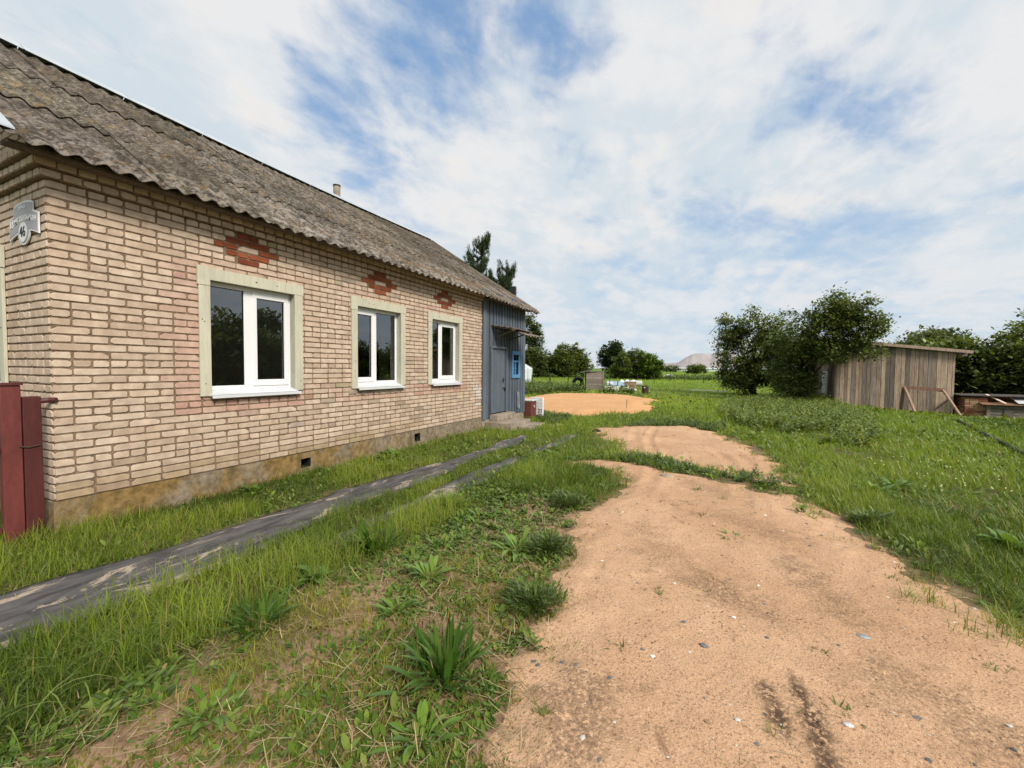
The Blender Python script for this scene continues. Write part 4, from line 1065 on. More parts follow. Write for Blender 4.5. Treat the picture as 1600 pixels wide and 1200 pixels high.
def gravel():
    n = 7000; x, y, r = sector(n, 1.3, 9, .2); k = (RNG.random(n) < np.where(sand_d(x, y) > 0, .9, .12)) & (cover(x, y) < .6) & (x > 1.9); x, y, r = x[k], y[k], r[k]; n = len(x)
    ico = np.array([(1, 0, 0), (-1, 0, 0), (0, 1, 0), (0, -1, 0), (0, 0, 1), (.7, .7, .35), (-.7, .7, .3), (.7, -.7, .4), (-.7, -.7, .35)])
    F = np.array([(0, 5, 4, 7), (5, 2, 6, 4), (6, 1, 8, 4), (8, 3, 7, 4)])
    s = (.0022+.010*RNG.random(n)**6)*(1+.10*r); a = RNG.uniform(0, 6.28, n); ca, sa = np.cos(a), np.sin(a)
    J = ico[None]*(1+.35*(RNG.random((n, 9, 1))-.5))*s[:, None, None]*np.stack([np.ones(n), .6+.4*RNG.random(n), .5+.3*RNG.random(n)], 1)[:, None]
    V = np.stack([J[..., 0]*ca[:, None]-J[..., 1]*sa[:, None], J[..., 0]*sa[:, None]+J[..., 1]*ca[:, None], J[..., 2]], -1)
    D = sand_d(x, y); zz = gh(x, y)+np.maximum(sand_h(x, y, D), 0)
    V = V+np.stack([x, y, zz], 1)[:, None]
    Q = (F[None]+(np.arange(n)*9)[:, None, None]).reshape(-1, 4)
    t = RNG.random(n); C = np.where((t < .22)[:, None], pal(n, [(.10, .10, .11), (.18, .17, .17)]), np.where((t < .42)[:, None], pal(n, [(.60, .56, .50), (.72, .68, .62)]), pal(n, [(.30, .17, .09), (.50, .32, .19)])))
    stuff(MB().quads(V.reshape(-1, 3), Q, np.repeat(C, 9, 0)).build('gravel', MAT['pebble']), 'scattered small pebbles and grit on the sand', 'gravel')
gravel()
def rock(x, y, s, label, flat=.45, c=(1, 1, 1)):
    mb = MB(); n = 10; V = []; F = []; rr = random.Random(x)
    for i, (h, q) in enumerate(((-.3, .7), (.1, 1.), (.5, .9), (.85, .55))):
        for j in range(n): t = 6.283*j/n; k = q*rr.uniform(.88, 1.1); V.append((k*math.cos(t)*s, k*math.sin(t)*s*.65, h*s*flat))
    for i in range(3):
        for j in range(n): F.append((i*n+j, i*n+(j+1) % n, (i+1)*n+(j+1) % n, (i+1)*n+j))
    F.append(tuple(3*n+j for j in range(n)))
    x_, y_ = np.array([x]), np.array([y]); z = float((gh(x_, y_)+np.maximum(sand_h(x_, y_, sand_d(x_, y_)), 0))[0])
    mb.add(V, F, c); tag(mb.build('stone', MAT['stone'], smooth=True, loc=(x, y, z)), label, 'stone')
rock(5.00, .87, .024, 'dark slate coloured pebble in the middle of the sand')
rock(5.78, 1.36, .036, 'pale grey flat stone on the right of the sand', .3, (2.0, 2.1, 1.9))
rock(5.55, .60, .020, 'whitish pebble low on the sand', .5, (4.2, 3.9, 3.6))
rock(4.72, .70, .013, 'small dark pebble at the left on the sand')
rock(4.42, 4.55, .10, 'pale triangular stone half buried between the wheel ruts', .25, (2.2, 1.75, 1.25))

def clover_flowers():
    n = 46; x = RNG.uniform(6.8, 8.4, n); y = RNG.uniform(4.8, 7.0, n); k = fbm(x*1.2, y*1.2, 3) > .46; x, y = x[k], y[k]; n = len(x); m = 9; N = n*m
    h = np.repeat(.13+.07*RNG.random(n), m); mb = MB()
    blades(mb, np.stack([np.repeat(x, m), np.repeat(y, m), gh(np.repeat(x, m), np.repeat(y, m))+h], 1), RNG.uniform(0, 6.28, N), np.full(N, .014), np.full(N, .009), 1.4*RNG.random(N), np.zeros(N), np.full((N, 3), .75), (.5, 1, .6))
    stuff(mb.build('clover_flowers', MAT['weed']), 'small white clover flowers dotted through the meadow right of the sand', 'flowers')
clover_flowers()

# ------------------------------------------------------------------ trees and bushes
def tree(name, label, base, lobes, nclump, per, leaf, cols, trunk=(.14, .06), limbs=6, group=None, clump=.30, gap=.42, droop=0., seed=1, twigs=0, trunks=1, mode='leaf', cat='tree'):
    r = np.random.default_rng(seed); bx, by, bz = base
    root = thing(name, label, cat, base, group)
    lob = np.array([l for l in lobes], float)     # dx dy dz rx ry rz
    vol = lob[:, 3]*lob[:, 4]*lob[:, 5]; ids = r.choice(len(lob), nclump*3, p=vol**.72/(vol**.72).sum())
    d = r.normal(size=(nclump*3, 3)); d /= np.linalg.norm(d, axis=1)[:, None]
    rad = .35+.68*r.random(nclump*3)**.55
    c = lob[ids, :3]+d*rad[:, None]*lob[ids, 3:]
    f = fbm(c[:, 0]*1.3/clump*.4+seed*7, c[:, 2]*1.3/clump*.4+c[:, 1], 3); k = (f > gap) & (c[:, 2] > .12); c = c[k][:nclump]; d = d[k][:nclump]; nc = len(c); idc = ids[k][:nclump]
    N = nc*per; cs = np.repeat(c, per, 0); sc = np.repeat(clump*(.6+.8*r.random(nc)), per)
    off = r.normal(size=(N, 3))*sc[:, None]*np.array([.62, .62, .42]); P = cs+off; P[:, 2] = np.maximum(P[:, 2]-droop*np.abs(off[:, 0]), .05)
    tone = np.repeat(np.clip(.42+.5*(r.random(nc)-.5)+.35*(fbm(c[:, 0]*.8+seed, c[:, 2]*.8, 2)-.5), 0, 1), per)+(r.random(N)-.5)*.3
    C = pal(N, cols, .14, np.clip(tone, 0, 1), r)
    L = leaf*(.6+.8*r.random(N)); mb = MB()
    if mode == 'leaf': blades(mb, P+np.array(base), r.uniform(0, 6.28, N), L, L*.62, .5+1.1*r.random(N)+droop, .8*r.random(N), C, (.3, 1., .12), 2)
    elif mode == 'needle':
        az = np.arctan2(off[:, 1], off[:, 0])+r.normal(0, .7, N); blades(mb, P+np.array(base), az, L, L*.13, np.abs(r.normal(.55, .4, N)), r.normal(0, .3, N), C, (1, .8, .1), 2)
    crown = mb.build('crown', MAT['crown'], root)
    mb = MB(); z0 = lob[:, 2].mean()
    for q in range(trunks):
        ox, oy = (0, 0) if trunks == 1 else (r.normal(0, .25), r.normal(0, .25))
        top = Vector((bx+ox*2+lob[:, 0].mean()*.25, by+oy*2+lob[:, 1].mean()*.25, bz+z0*1.15)); a = Vector((bx+ox, by+oy, bz-.15)); mid = a.lerp(top, .5)+Vector((r.normal(0, .12), r.normal(0, .12), 0))
        mb.tube([a, a.lerp(mid, .5), mid, top], [trunk[0]*1.2, trunk[0], trunk[0]*.8, trunk[1]], 9)
        for i in range(limbs):
            s = a.lerp(top, .35+.6*i/limbs); e = Vector(base)+Vector(c[r.integers(nc)]); m = s.lerp(e, .5)+Vector((0, 0, .12*(e-s).length))
            mb.tube([s, m, e], [trunk[1]*1.1, trunk[1]*.6, trunk[1]*.15], 6)
    for i in range(twigs):
        e = Vector(base)+Vector(c[np.argsort(-c[:, 2])[i*3 % nc]]); mb.tube([e-Vector((r.normal(0, .2), r.normal(0, .2), .7)), e+Vector((r.normal(0, .1), 0, .15))], [.018, .006], 5)
    mb.build('trunk', MAT['barkwood'], root, smooth=True)
    return root
DARK = [(.064, .092, .034), (.105, .143, .048), (.155, .20, .064), (.22, .265, .088)]
MID = [(.062, .092, .026), (.10, .142, .036), (.15, .195, .050), (.205, .245, .066)]
LITE = [(.07, .125, .02), (.11, .175, .025), (.16, .23, .035)]
GREY = [(.06, .085, .035), (.10, .13, .05), (.15, .18, .075)]
tree('apple_tree', 'dark leafy tree with a low crown, left one of the pair beside the plank shed', (6.7, 26.5, 0),
     [(0, 0, 2.4, 1.75, 1.7, 2.1), (-1.0, 0, 2.9, 1.1, 1.2, 1.3), (.6, 0, 3.5, 1.4, 1.3, 1.2), (1.1, -.2, 1.6, 1.2, 1.2, 1.4), (-.9, 0, 1.5, 1.0, 1.1, 1.2), (-.2, -.5, .9, 1.2, .9, .8), (1.9, -.6, 2.7, 1.2, 1.1, 1.5), (2.0, -.8, 1.5, 1.1, 1.0, 1.3), (1.5, -.3, 3.4, 1.0, 1.0, .8), (-1.6, 0, 4.1, .4, .4, .55), (-.1, 0, 4.55, .5, .4, .4), (-1.9, 0, 3.3, .4, .4, .4)],
     780, 46, .145, DARK, (.16, .07), 10, 'trees beside the plank shed', .32, .43, seed=3, twigs=10)
tree('apple_tree', 'dark leafy tree with its crown hanging over the plank shed wall', (8.35, 21.6, 0),
     [(.55, -.8, 3.1, 1.35, 1.1, 1.35), (1.35, -1.1, 2.95, 1.15, .9, 1.2), (.85, -.9, 3.95, 1.0, .8, .75), (-.4, 0, 2.7, 1.0, 1.0, 1.4), (1.75, -1.75, 2.1, .62, .45, .62), (-.5, 0, 1.5, .85, .8, 1.2), (-.1, .3, .9, .8, .8, .8), (-.25, -.4, .75, .6, .5, .75), (2.1, -1.3, 3.3, .45, .4, .7), (1.1, -1.5, 2.25, .75, .5, .5), (2.0, -1.3, 3.95, .28, .25, .45)],
     620, 46, .125, DARK, (.16, .07), 10, 'trees beside the plank shed', .27, .43, seed=5, twigs=14)
tree('lilac_bush', 'pale green tree top rising behind the plank shed roof', (17.6, 36, 0), [(0, 0, 2.6, 1.8, 1.6, 1.7), (-1.0, 0, 2.3, 1.2, 1.2, 1.3), (.6, 0, 3.2, .9, .9, .8), (1.6, 0, 2.6, .7, .7, .9)], 230, 40, .22, GREY, (.12, .05), 8, clump=.34, gap=.38, seed=7, twigs=6)
RT = 'bushy trees behind the coop'
for i, (x, y, s, lab) in enumerate([(15.2, 27, .95, 'rounded dark green bush just right of the plank shed'), (17.6, 26, 1.1, 'dense green tree behind the brick coop'), (19.4, 22.8, 1.0, 'yellowish green tree at the right edge of the picture'), (19.6, 29, 1.3, 'tall tree with an airy top at the right edge of the picture'), (15.8, 32, 1.15, 'green tree farther back between shed and coop')]):
    lb = [(0, 0, 1.7*s, 1.7*s, 1.6*s, 1.55*s), (-.9*s, 0, 1.3*s, 1.3*s, 1.2*s, 1.2*s), (.9*s, 0, 1.5*s, 1.3*s, 1.2*s, 1.4*s)]
    if i == 3: lb += [(-.2, 0, 4.0, .8, .8, 1.0), (-1.0, 0, 3.5, .7, .6, .7), (.2, 0, 5.0, .35, .35, .6)]
    tree('bushy_tree', lab, (x, y, 0), lb, 360, 42, .19, [MID, DARK, LITE[:1]+MID, MID, GREY][i], (.13, .06), 8, RT, .36, .34, seed=20+i, twigs=5)
# garden edge to the right of the frame, mirrored in the window panes
for i, (x, y, h) in enumerate([(15.5, 3.5, 3.7), (17.5, 7.2, 5.0), (17.0, 11.5, 3.9), (19.5, 15.0, 4.6), (14.8, -.8, 4.0), (16.5, -5.5, 4.8)]):
    labs = ['dark garden tree across the yard facing the middle of the house', 'tallest dark tree of the row across the yard', 'broad dark tree across the yard next to the potato rows', 'dark tree at the far end of the row across the yard', 'round dark tree across the yard level with the house corner', 'dark tree across the yard nearest the road']
    tree('garden_tree', labs[i], (x, y, 0), [(0, 0, h*.5, 2.2, 2.2, h*.42), (-.6, -.9, h*.35, 1.8, 1.6, h*.33), (.3, 1.2, h*.4, 1.7, 1.6, h*.36), (0, 0, h*.85, 1.0, 1.0, h*.17)], 240, 34, .28, DARK, (.2, .08), 8, 'trees across the yard mirrored in the windows', .5, .34, seed=40+i, twigs=4)

# pine behind the roof
def pine(name, label, base, H, seed, stems):
    r = np.random.default_rng(seed); root = thing(name, label, 'tree', base); B = np.array(base, float)
    tips = []; mb = MB()
    for (tx, ty, th, spread) in stems:
        a = Vector(base); t = Vector((base[0]+tx, base[1]+ty, th)); mb.tube([a, a.lerp(t, .5)+Vector((tx*.15, 0, 0)), t], [.22, .13, .02], 8)
        for k in range(46):
            f = r.random()**.6; s = a.lerp(t, .42+.58*f); az = r.uniform(0, 6.28); L = spread*(1.05-f)*(.6+.6*r.random())+.35
            e = s+Vector((math.cos(az)*L, math.sin(az)*L, .35*L+.25*r.random())); u = e+Vector((math.cos(az)*.12, math.sin(az)*.12, .35+.2*r.random()))
            mb.tube([s, s.lerp(e, .6), e, u], [.035, .022, .014, .006], 5)
            for q in np.linspace(.35, 1, 7): tips.append(s.lerp(e, q))
            for q in np.linspace(0, 1, 5): tips.append(e.lerp(u, q))
    trunk = mb.build('trunk', MAT['barkwood'], root, smooth=True)
    T = np.array([tuple(p) for p in tips]); per = 17; N = len(T)*per; P = np.repeat(T, per, 0)+r.normal(0, .05, (N, 3)); mb = MB()
    L = .16*(.7+.6*r.random(N)); blades(mb, P, r.uniform(0, 6.28, N), L, np.full(N, .022), np.abs(r.normal(.65, .4, N)), r.normal(0, .2, N), pal(N, [(.022, .042, .020), (.038, .065, .028), (.06, .09, .04)], .15, rng=r), (1, .9, .2))
    mb.build('crown', MAT['crown'], root); return root
pine('pine_tree', 'dark pine with two ragged tops showing above the house roof', (-9.8, 24, 0), 10, 4, [(-.6, 0, 8.9, 1.35), (-.1, .1, 10.0, .6), (1.5, 0, 7.6, 1.3), (1.9, .2, 7.9, .8)])

# the hedge line beyond the garden
tree('birch', 'tallest tree of the far hedge, a birch rising beside the annex corner', (-22.6, 62, 0), [(0, 0, 5.4, 1.9, 1.8, 4.0), (-1.1, 0, 4.2, 1.7, 1.5, 3.2), (.7, 0, 4.4, 1.5, 1.4, 3.2), (-.2, 0, 8.6, .8, .8, 1.6), (.5, 0, 7.2, .8, .8, 1.2)], 330, 34, .34, GREY[:2]+MID, (.14, .05), 10, clump=.42, gap=.40, droop=.35, seed=60, twigs=6)
HG = 'bushes of the far hedge'
hed = [(-25.5, 60, 2.9, 'broad bush under the birch, nearest the white greenhouse', MID), (-22.6, 61, 2.7, 'second broad bush of the hedge, right of the birch foot', MID), (-20.6, 63, 2.6, 'round dark bush below the spruce', DARK), (-18.6, 66, 2.9, 'dark bush right of the spruce', DARK), (-16.8, 67, 2.8, 'last dark bush before the gap in the hedge', DARK), (-27.5, 64, 3.0, 'bush at the left end of the hedge, half behind the annex', MID), (-24.0, 57, 2.4, 'low pale bush in front of the birch', GREY), (-20.8, 58, 2.3, 'low pale bush left of the hedge gap', GREY), (-17.6, 62, 2.3, 'mid green bush in front of the dark ones', MID), (-15.4, 64, 1.9, 'lowest bush at the gap in the hedge', MID)]
for i, (x, y, s, lab, cl) in enumerate(hed):
    tree('hedge_bush', lab, (x, y, 0), [(0, 0, s*.78, s*.75, s*.7, s*.84), (-s*.45, 0, s*.6, s*.55, s*.5, s*.62), (s*.45, 0, s*.66, s*.55, s*.5, s*.68)]+([(0, 0, s*1.5, s*.4, s*.4, s*.45), (s*.5, 0, s*1.35, s*.3, s*.3, s*.4)] if i > 2 else []), 190, 30, .34, cl, (.1, .05), 5, HG, .42, .32, seed=70+i, cat='bush')
tree('spruce', 'pointed dark spruce standing in the far hedge', (-20.0, 69, 0), [(0, 0, 1.5, 1.7, 1.7, 1.4), (0, 0, 3.0, 1.25, 1.25, 1.3), (0, 0, 4.5, .8, .8, 1.2), (0, 0, 5.8, .3, .3, .8)], 210, 34, .30, DARK[:3], (.12, .03), 2, clump=.34, gap=.34, droop=.4, seed=81)
tree('willow', 'round grey green willow standing taller than the bushes beside it', (-11.9, 72, 0), [(0, 0, 3.6, 2.0, 2.0, 2.2), (.5, 0, 4.6, 1.4, 1.4, 1.3), (-.9, 0, 3.0, 1.4, 1.3, 1.7), (1.2, 0, 2.8, 1.4, 1.3, 1.8), (0, 0, 1.2, 1.6, 1.4, 1.1)], 330, 30, .36, [(.030, .052, .024), (.052, .082, .034), (.08, .115, .05)], (.22, .09), 8, clump=.46, gap=.34, seed=83)
cl = [(-7.4, 60, 1.9, 'dark round bush right of the willow', MID), (-5.6, 59, 2.1, 'middle bush of the clump behind the building materials', DARK[1:]), (-3.5, 58, 1.75, 'bright yellow green bush at the right end of the clump', LITE), (-4.6, 61, 1.9, 'mid green bush behind the bright one', MID)]
for i, (x, y, s, lab, c_) in enumerate(cl):
    tree('round_bush', lab, (x, y, 0), [(0, 0, s*.9, s*.85, s*.8, s*.95), (-s*.5, 0, s*.6, s*.55, s*.5, s*.6), (s*.45, 0, s*.75, s*.55, s*.5, s*.7), (0, 0, s*1.6, s*.45, s*.4, s*.42)], 190, 32, .27, c_, (.09, .05), 5, 'clump of round bushes beyond the small shed', .34, .32, seed=90+i, cat='bush')
tree('lone_bush', 'single dark spreading bush out in the field before the salt heap', (-.9, 120, 0), [(0, 0, 1.5, 2.3, 2.0, 1.25), (-1.4, 0, 1.3, 1.4, 1.2, .9), (1.4, 0, 1.4, 1.5, 1.2, 1.0)], 210, 24, .34, DARK, (.15, .07), 8, clump=.40, gap=.36, seed=101, cat='bush')
for i, (x, y, s, lab) in enumerate([(-14.5, 190, 2.6, 'small far tree left of the white building'), (-8.0, 260, 2.3, 'low far bush in front of the salt heap'), (-2, 420, 3.4, 'tiny tree line far behind the lone bush'), (22, 430, 3.6, 'tiny far tree right of the lone bush')]):
    tree('far_tree', lab, (x, y, 0), [(0, 0, s*.6, s*.9, s*.8, s*.6), (s*.9, 0, s*.5, s*.8, s*.7, s*.5), (-s*.8, 0, s*.4, s*.6, s*.6, s*.4)], 90, 18, .6, DARK, (.15, .07), 2, 'far trees on the horizon', .6, .3, seed=110+i)

# ------------------------------------------------------------------ far structures
def heap(name, prof, y, depth):
    """a spoil heap: profile of (x, z), pushed back with gullied flanks"""
    xs = np.linspace(prof[0][0], prof[-1][0], 90); zs = np.interp(xs, [p[0] for p in prof], [p[1] for p in prof])
    rows = 22; V = []; 
    for j in range(rows):
        t = j/(rows-1); f = math.sin(min(t*1.6, 1)*math.pi/2)
        g = 1+.13*(fbm(xs*.035, np.full_like(xs, t*1.3), 4)-.5)*(1-t)*2
        V.append(np.stack([xs, np.full_like(xs, y)+depth*t, zs*np.clip(f*g, 0, 1.02)-12*(1-t)-4], 1))
    V = np.concatenate(V); n = 90; q = np.array([(j*n+i, j*n+i+1, (j+1)*n+i+1, (j+1)*n+i) for j in range(rows-1) for i in range(n-1)])
    structure(MB().quads(V, q, np.ones((len(V), 3))).build(name, MAT['salt'], smooth=True))
heap('hills', [(-310, 0), (-250, 24), (-215, 48), (-180, 74), (-145, 92), (-130, 97), (-85, 96), (-50, 94), (-30, 101), (0, 103), (20, 98), (45, 110), (55, 98), (95, 76), (140, 52), (200, 36), (330, 0)], 2450, 240)
heap('hills', [(-460, 0), (-390, 26), (-345, 44), (-300, 50), (-220, 54), (-120, 46), (0, 0)], 2900, 260)
mb = MB(); mb.box(-38, 30, 300, 312, -.5, 1.75); w = mb.build('wall', MAT['foam'])
g = thing('long_building', 'long low white building along the far edge of the field', 'building', (-4, 306, 0)); bpy.data.objects.remove(w)
mb = MB(); mb.box(-40, 30, 300, 312, -.5, 1.7); mb.build('wall', MAT['foam'], g)
mb = MB(); mb.prism([(299.5, 1.705), (312.5, 1.705), (306, 2.5)], lambda y, z: (-40.3, y, z), lambda y, z: (30.3, y, z), (.92, .95, 1)); mb.build('roof', MAT['whitetin'], g)

# ------------------------------------------------------------------ plank shed
shed = thing('plank_shed', 'big shed of weathered vertical planks with a single slope roof', 'shed', (11.3, 21, 0))
SX0, SX1, SY0, SY1 = 9.42, 13.15, 20.9, 25.6
def stop_(x): return 2.80-.125*(x-SX0)
mb = MB(); rnd = random.Random(21); x = SX0
while x < SX1-.02:
    w = rnd.choice((.11, .13, .14, .15, .19)); e = min(x+w, SX1); g = rnd.uniform(.68, 1.22); q = rnd.random()
    c = (g*.62, g*.64, g*.68) if q < .18 else ((g*.85, g*.82, g*.78) if q < .45 else (g*1.05, g, g*.92))
    o = rnd.uniform(-.006, .008); mb.box(x+.005, e-.005, SY0-.025+o, SY0, -.15+rnd.uniform(-.04, .05), stop_((x+e)/2)-.06, c); x = e
front = mb.build('front_wall', MAT['oldwood'], shed)
mb = MB(); y = SY0+.02
while y < SY1+2.6:
    w = rnd.choice((.11, .13, .16)); g = rnd.uniform(.6, 1.1); c = (g, g*.96, g*.9); top = 2.72 if y < 22.0 else (1.95-.05*(y-22)+rnd.uniform(-.12, .12))
    if not (22.25 < y < 23.6): mb.box(SX0-.025+rnd.uniform(-.008, .008), SX0-.001, y, y+w-.012, -.1, top, c)
    else: mb.box(SX0-.025, SX0-.001, y, y+w-.012, 1.5, top, c)
    y += w
mb.box(SX0-.05, SX0-.026, 22.15, 23.7, 1.46, 1.56, (.9, .85, .8))
mb.build('side_wall', MAT['oldwood'], shed)
mb = MB(); mb.box(SX0-.022, SX0-.002, 22.30, 23.55, -.05, 1.45); sdoor = mb.build('door', MAT['whitetin'], shed, bevel=.004)
mb = MB(); mb.box(SX0-.035, SX0-.0225, 23.40, 23.47, .7, .85); mb.build('handle', MAT['iron'], sdoor)
mb = MB(); mb.box(SX0+.001, SX1-.002, SY0+.001, SY1, -.1, 2.25); mb.build('inside', MAT['dark'], shed)
mb = MB(); a, b = SX0-.25, SX1+.42
for (y0, y1, dz, th, c) in ((SY0-.22, SY1+.2, .0, .03, (.45, .42, .40)), ):
    mb.prism([(a, stop_(a)-.03), (b, stop_(b)-.03), (b, stop_(b)), (a, stop_(a))], lambda x, z: (x, SY0-.2, z), lambda x, z: (x, SY1+.2, z), (.5, .48, .46))
rf = mb.build('roof', MAT['oldwood'], shed)
mb = MB(); mb.bar((a, SY0-.215, stop_(a)-.065), (b, SY0-.215, stop_(b)-.065), .022, .11, (1.12, 1.06, 1.0)); mb.bar((SX1+.01, SY0+.1, stop_(SX1)-.14), (b-.05, SY0+.1, stop_(b)-.14), .05, .16, (.9, .85, .8)); mb.build('fascia', MAT['oldwood'], rf)

# broken palings leaning at the end of the shed
pf = thing('paling_fence', 'broken fence of grey leaning palings at the left end of the plank shed', 'fence', (8.9, 27, 0))
for k in range(9):
    y = 24.6+.42*k; t = rnd.uniform(-.25, .3); mb = MB(); mb.bar((SX0-.35, y, -.1), (SX0-.35+rnd.uniform(-.1, .1), y+t, 1.25+rnd.uniform(-.3, .4)), .13, .022, (rnd.uniform(.6, 1.1),)*3); mb.build('paling', MAT['oldwood'], pf)
for z, t in ((.45, .1), (1.05, -.2)): mb = MB(); mb.bar((SX0-.38, 24.4, z), (SX0-.38, 28.2, z+t), .03, .09, (.8, .8, .8)); mb.build('rail', MAT['oldwood'], pf)
pb = thing('leaning_pole', 'rough grey pole propped against the shed side', 'pole', (8.9, 24.6, 0))
mb = MB(); mb.tube([(SX0-.62, 25.4, 0), (SX0-.35, 24.6, 1.0), (SX0-.08, 23.9, 1.95)], [.06, .055, .045], 8); mb.build('pole_wood', MAT['oldwood'], pb, smooth=True)

# timber trestle leaning in front of the shed
tr = thing('timber_trestle', 'brown timber trestle with splayed legs leaning at the shed wall', 'trestle', (12, 19.8, 0))
mb = MB(); mb.bar((11.36, 19.9, .86), (12.50, 19.75, .77), .06, .13, (.75, .55, .48)); mb.build('beam', MAT['oldwood'], tr)
for a_, b_, c_ in (((11.38, 19.9, .88), (11.62, 19.6, -.05), 1.0), ((11.36, 19.93, .84), (11.42, 20.3, -.05), .6), ((12.42, 19.72, .80), (12.78, 19.3, -.1), 1.05), ((12.56, 19.68, .42), (12.22, 19.75, .02), .6)):
    mb = MB(); mb.bar(a_, b_, .10, .05, (c_, c_*.8, c_*.72)); mb.build('leg', MAT['oldwood'], tr)

# brick coop
coop = thing('brick_coop', 'small coop of old bricks and grey planks with loose boards on its roof', 'coop', (14.2, 20.6, 0))
mb = MB(); rnd = random.Random(33)
def cb(P, U0, U1, rows, z0, tint):
    lay(mb, P, U0, U1, z0, rows, [], tint, 50)
tint = lambda u, z, c, r: tuple(q*k for q, k in zip((.46, .30, .18) if random.random() < .55 else (.30, .12, .075), (random.uniform(.7, 1.2),)*3))
cb(lambda u, z, d: (13.35+u, 20.55-d, z), 0, .62, 11, -.1, tint); bw_ = mb.build('brick_wall', MAT['brick'], coop); mb = MB(); cb(lambda u, z, d: (13.35-d, 22.0-u, z), 0, 1.44, 11, -.1, tint); mb.build('side_brick_wall', MAT['brick'], coop); mb = MB(); cb(lambda u, z, d: (13.35+u, 21.0-d, z), .63, 2.3, 4, .44, tint)
mb.build('back_brick_wall', MAT['brick'], coop)
mb = MB(); mb.box(13.36, 13.97, 20.556, 22.0, -.1, .675); mb.box(13.98, 15.7, 21.005, 22.0, -.1, .72); mb.build('mortar', MAT['mortar'], bw_)
mb = MB()
for k in range(5): z = -.16+.115*k; mb.box(14.0, 15.2, 20.42, 20.45, z, z+.095, (rnd.uniform(.85, 1.25),)*3)
mb.box(13.9, 14.0, 20.40, 20.46, -.2, .46, (1.15, 1.1, 1.0)); mb.box(15.2, 15.3, 20.40, 20.46, -.2, .42)
mb.build('plank_front', MAT['greywood'], coop)
mb = MB(); mb.box(14.36, 14.62, 20.385, 20.415, -.16, .30, (.75, .75, .72)); mb.build('hatch', MAT['greywood'], coop)
mb = MB(); mb.prism([(20.25, .43), (21.0, .56), (21.0, .585), (20.25, .455)], lambda y, z: (13.72, y, z), lambda y, z: (15.45, y, z), (.75, .55, .42)); mb.build('lean_to_roof', MAT['oldwood'], coop)
mb = MB(); mb.box(13.2, 15.6, 20.45, 22.2, .735, .765, (.5, .5, .52)); mb.build('roof', MAT['greywood'], coop)
bd = MB(); bd.bar((14.0, 20.75, .80), (14.34, 20.28, .50), .11, .02, (2.2, 2.2, 2.2)); tag(bd.build('loose_board', MAT['oldwood']), 'pale loose board sliding down the coop roof', 'board')
bd = MB(); bd.box(14.66, 14.98, -.30, .28, -.01, .01, M=Matrix.Translation((0, 20.55, .62)) @ Matrix.Rotation(R_(22), 4, 'X')); tag(bd.build('slate_sheet', MAT['whitetin']), 'square grey sheet lying on the coop roof', 'sheet')
coop.location.z -= .17
for n_ in ('loose_board', 'slate_sheet'): bpy.data.objects[n_].location.z -= .17
ed = MB(); ed.bar((11.95, 17.3, -.14), (9.7, 8.7, .03), .05, .14); tag(ed.build('bed_edging', MAT['rubber']), 'dark edging board along the potato bed right of the shed', 'edging')

# ------------------------------------------------------------------ behind the sand heap
hut = thing('small_hut', 'small grey hut of horizontal planks with a tilted flat roof', 'hut', (-2.75, 27.6, 0))
A, B, C_ = Vector((-3.25, 26.95, 0)), Vector((-2.15, 27.35, 0)), Vector((-2.75, 29.0, 0))
e1 = (B-A).normalized(); e2 = Vector((-e1.y, e1.x, 0)); w1 = (B-A).length; d1 = 1.3
def HP(u, v, z): return A+e1*u+e2*v+Vector((0, 0, z))
def htop(u): return 1.24+.20*u
def hbox(mb, u0, u1, v0, v1, z0, z1, c):
    v = [HP(u, w, z if not callable(z) else z(u)) for z in (z0, z1) for u, w in ((u0, v0), (u1, v0), (u1, v1), (u0, v1))]
    mb.add(v, [(3, 2, 1, 0), (4, 5, 6, 7), (0, 1, 5, 4), (1, 2, 6, 5), (2, 3, 7, 6), (3, 0, 4, 7)], c)
mb = MB(); rnd = random.Random(3)
for k in range(9):
    g = rnd.uniform(.85, 1.3); z0, z1 = .02+.145*k, .02+.145*k+.135
    hbox(mb, 0, w1, -.02+rnd.uniform(-.004, .004), 0, z0, (lambda u, z1=z1: min(z1, htop(u)-.02)), (g, g*.97, g*.93))
for k in range(11):
    g = rnd.uniform(.8, 1.2); hbox(mb, w1, w1+.02, .12*k, .12*k+.112, .0, 1.45, (g, g, g))
hbox(mb, w1-.06, w1+.022, -.045, -.021, 0, 1.48, (1.1, 1.05, 1)); mb.build('plank_wall', MAT['greywood'], hut)
mb = MB(); hbox(mb, .01, w1-.01, .01, d1, .0, 1.2, (1, 1, 1)); mb.build('inside', MAT['dark'], hut)
mb = MB(); v = [HP(u, w, htop(u)+h) for h in (0, .03) for u, w in ((-.40, -.2), (w1+.22, -.2), (w1+.22, d1+.1), (-.40, d1+.1))]; mb.add(v, [(3, 2, 1, 0), (4, 5, 6, 7), (0, 1, 5, 4), (1, 2, 6, 5), (2, 3, 7, 6), (3, 0, 4, 7)], (.62, .66, .70)); mb.build('roof', MAT['greywood'], hut)

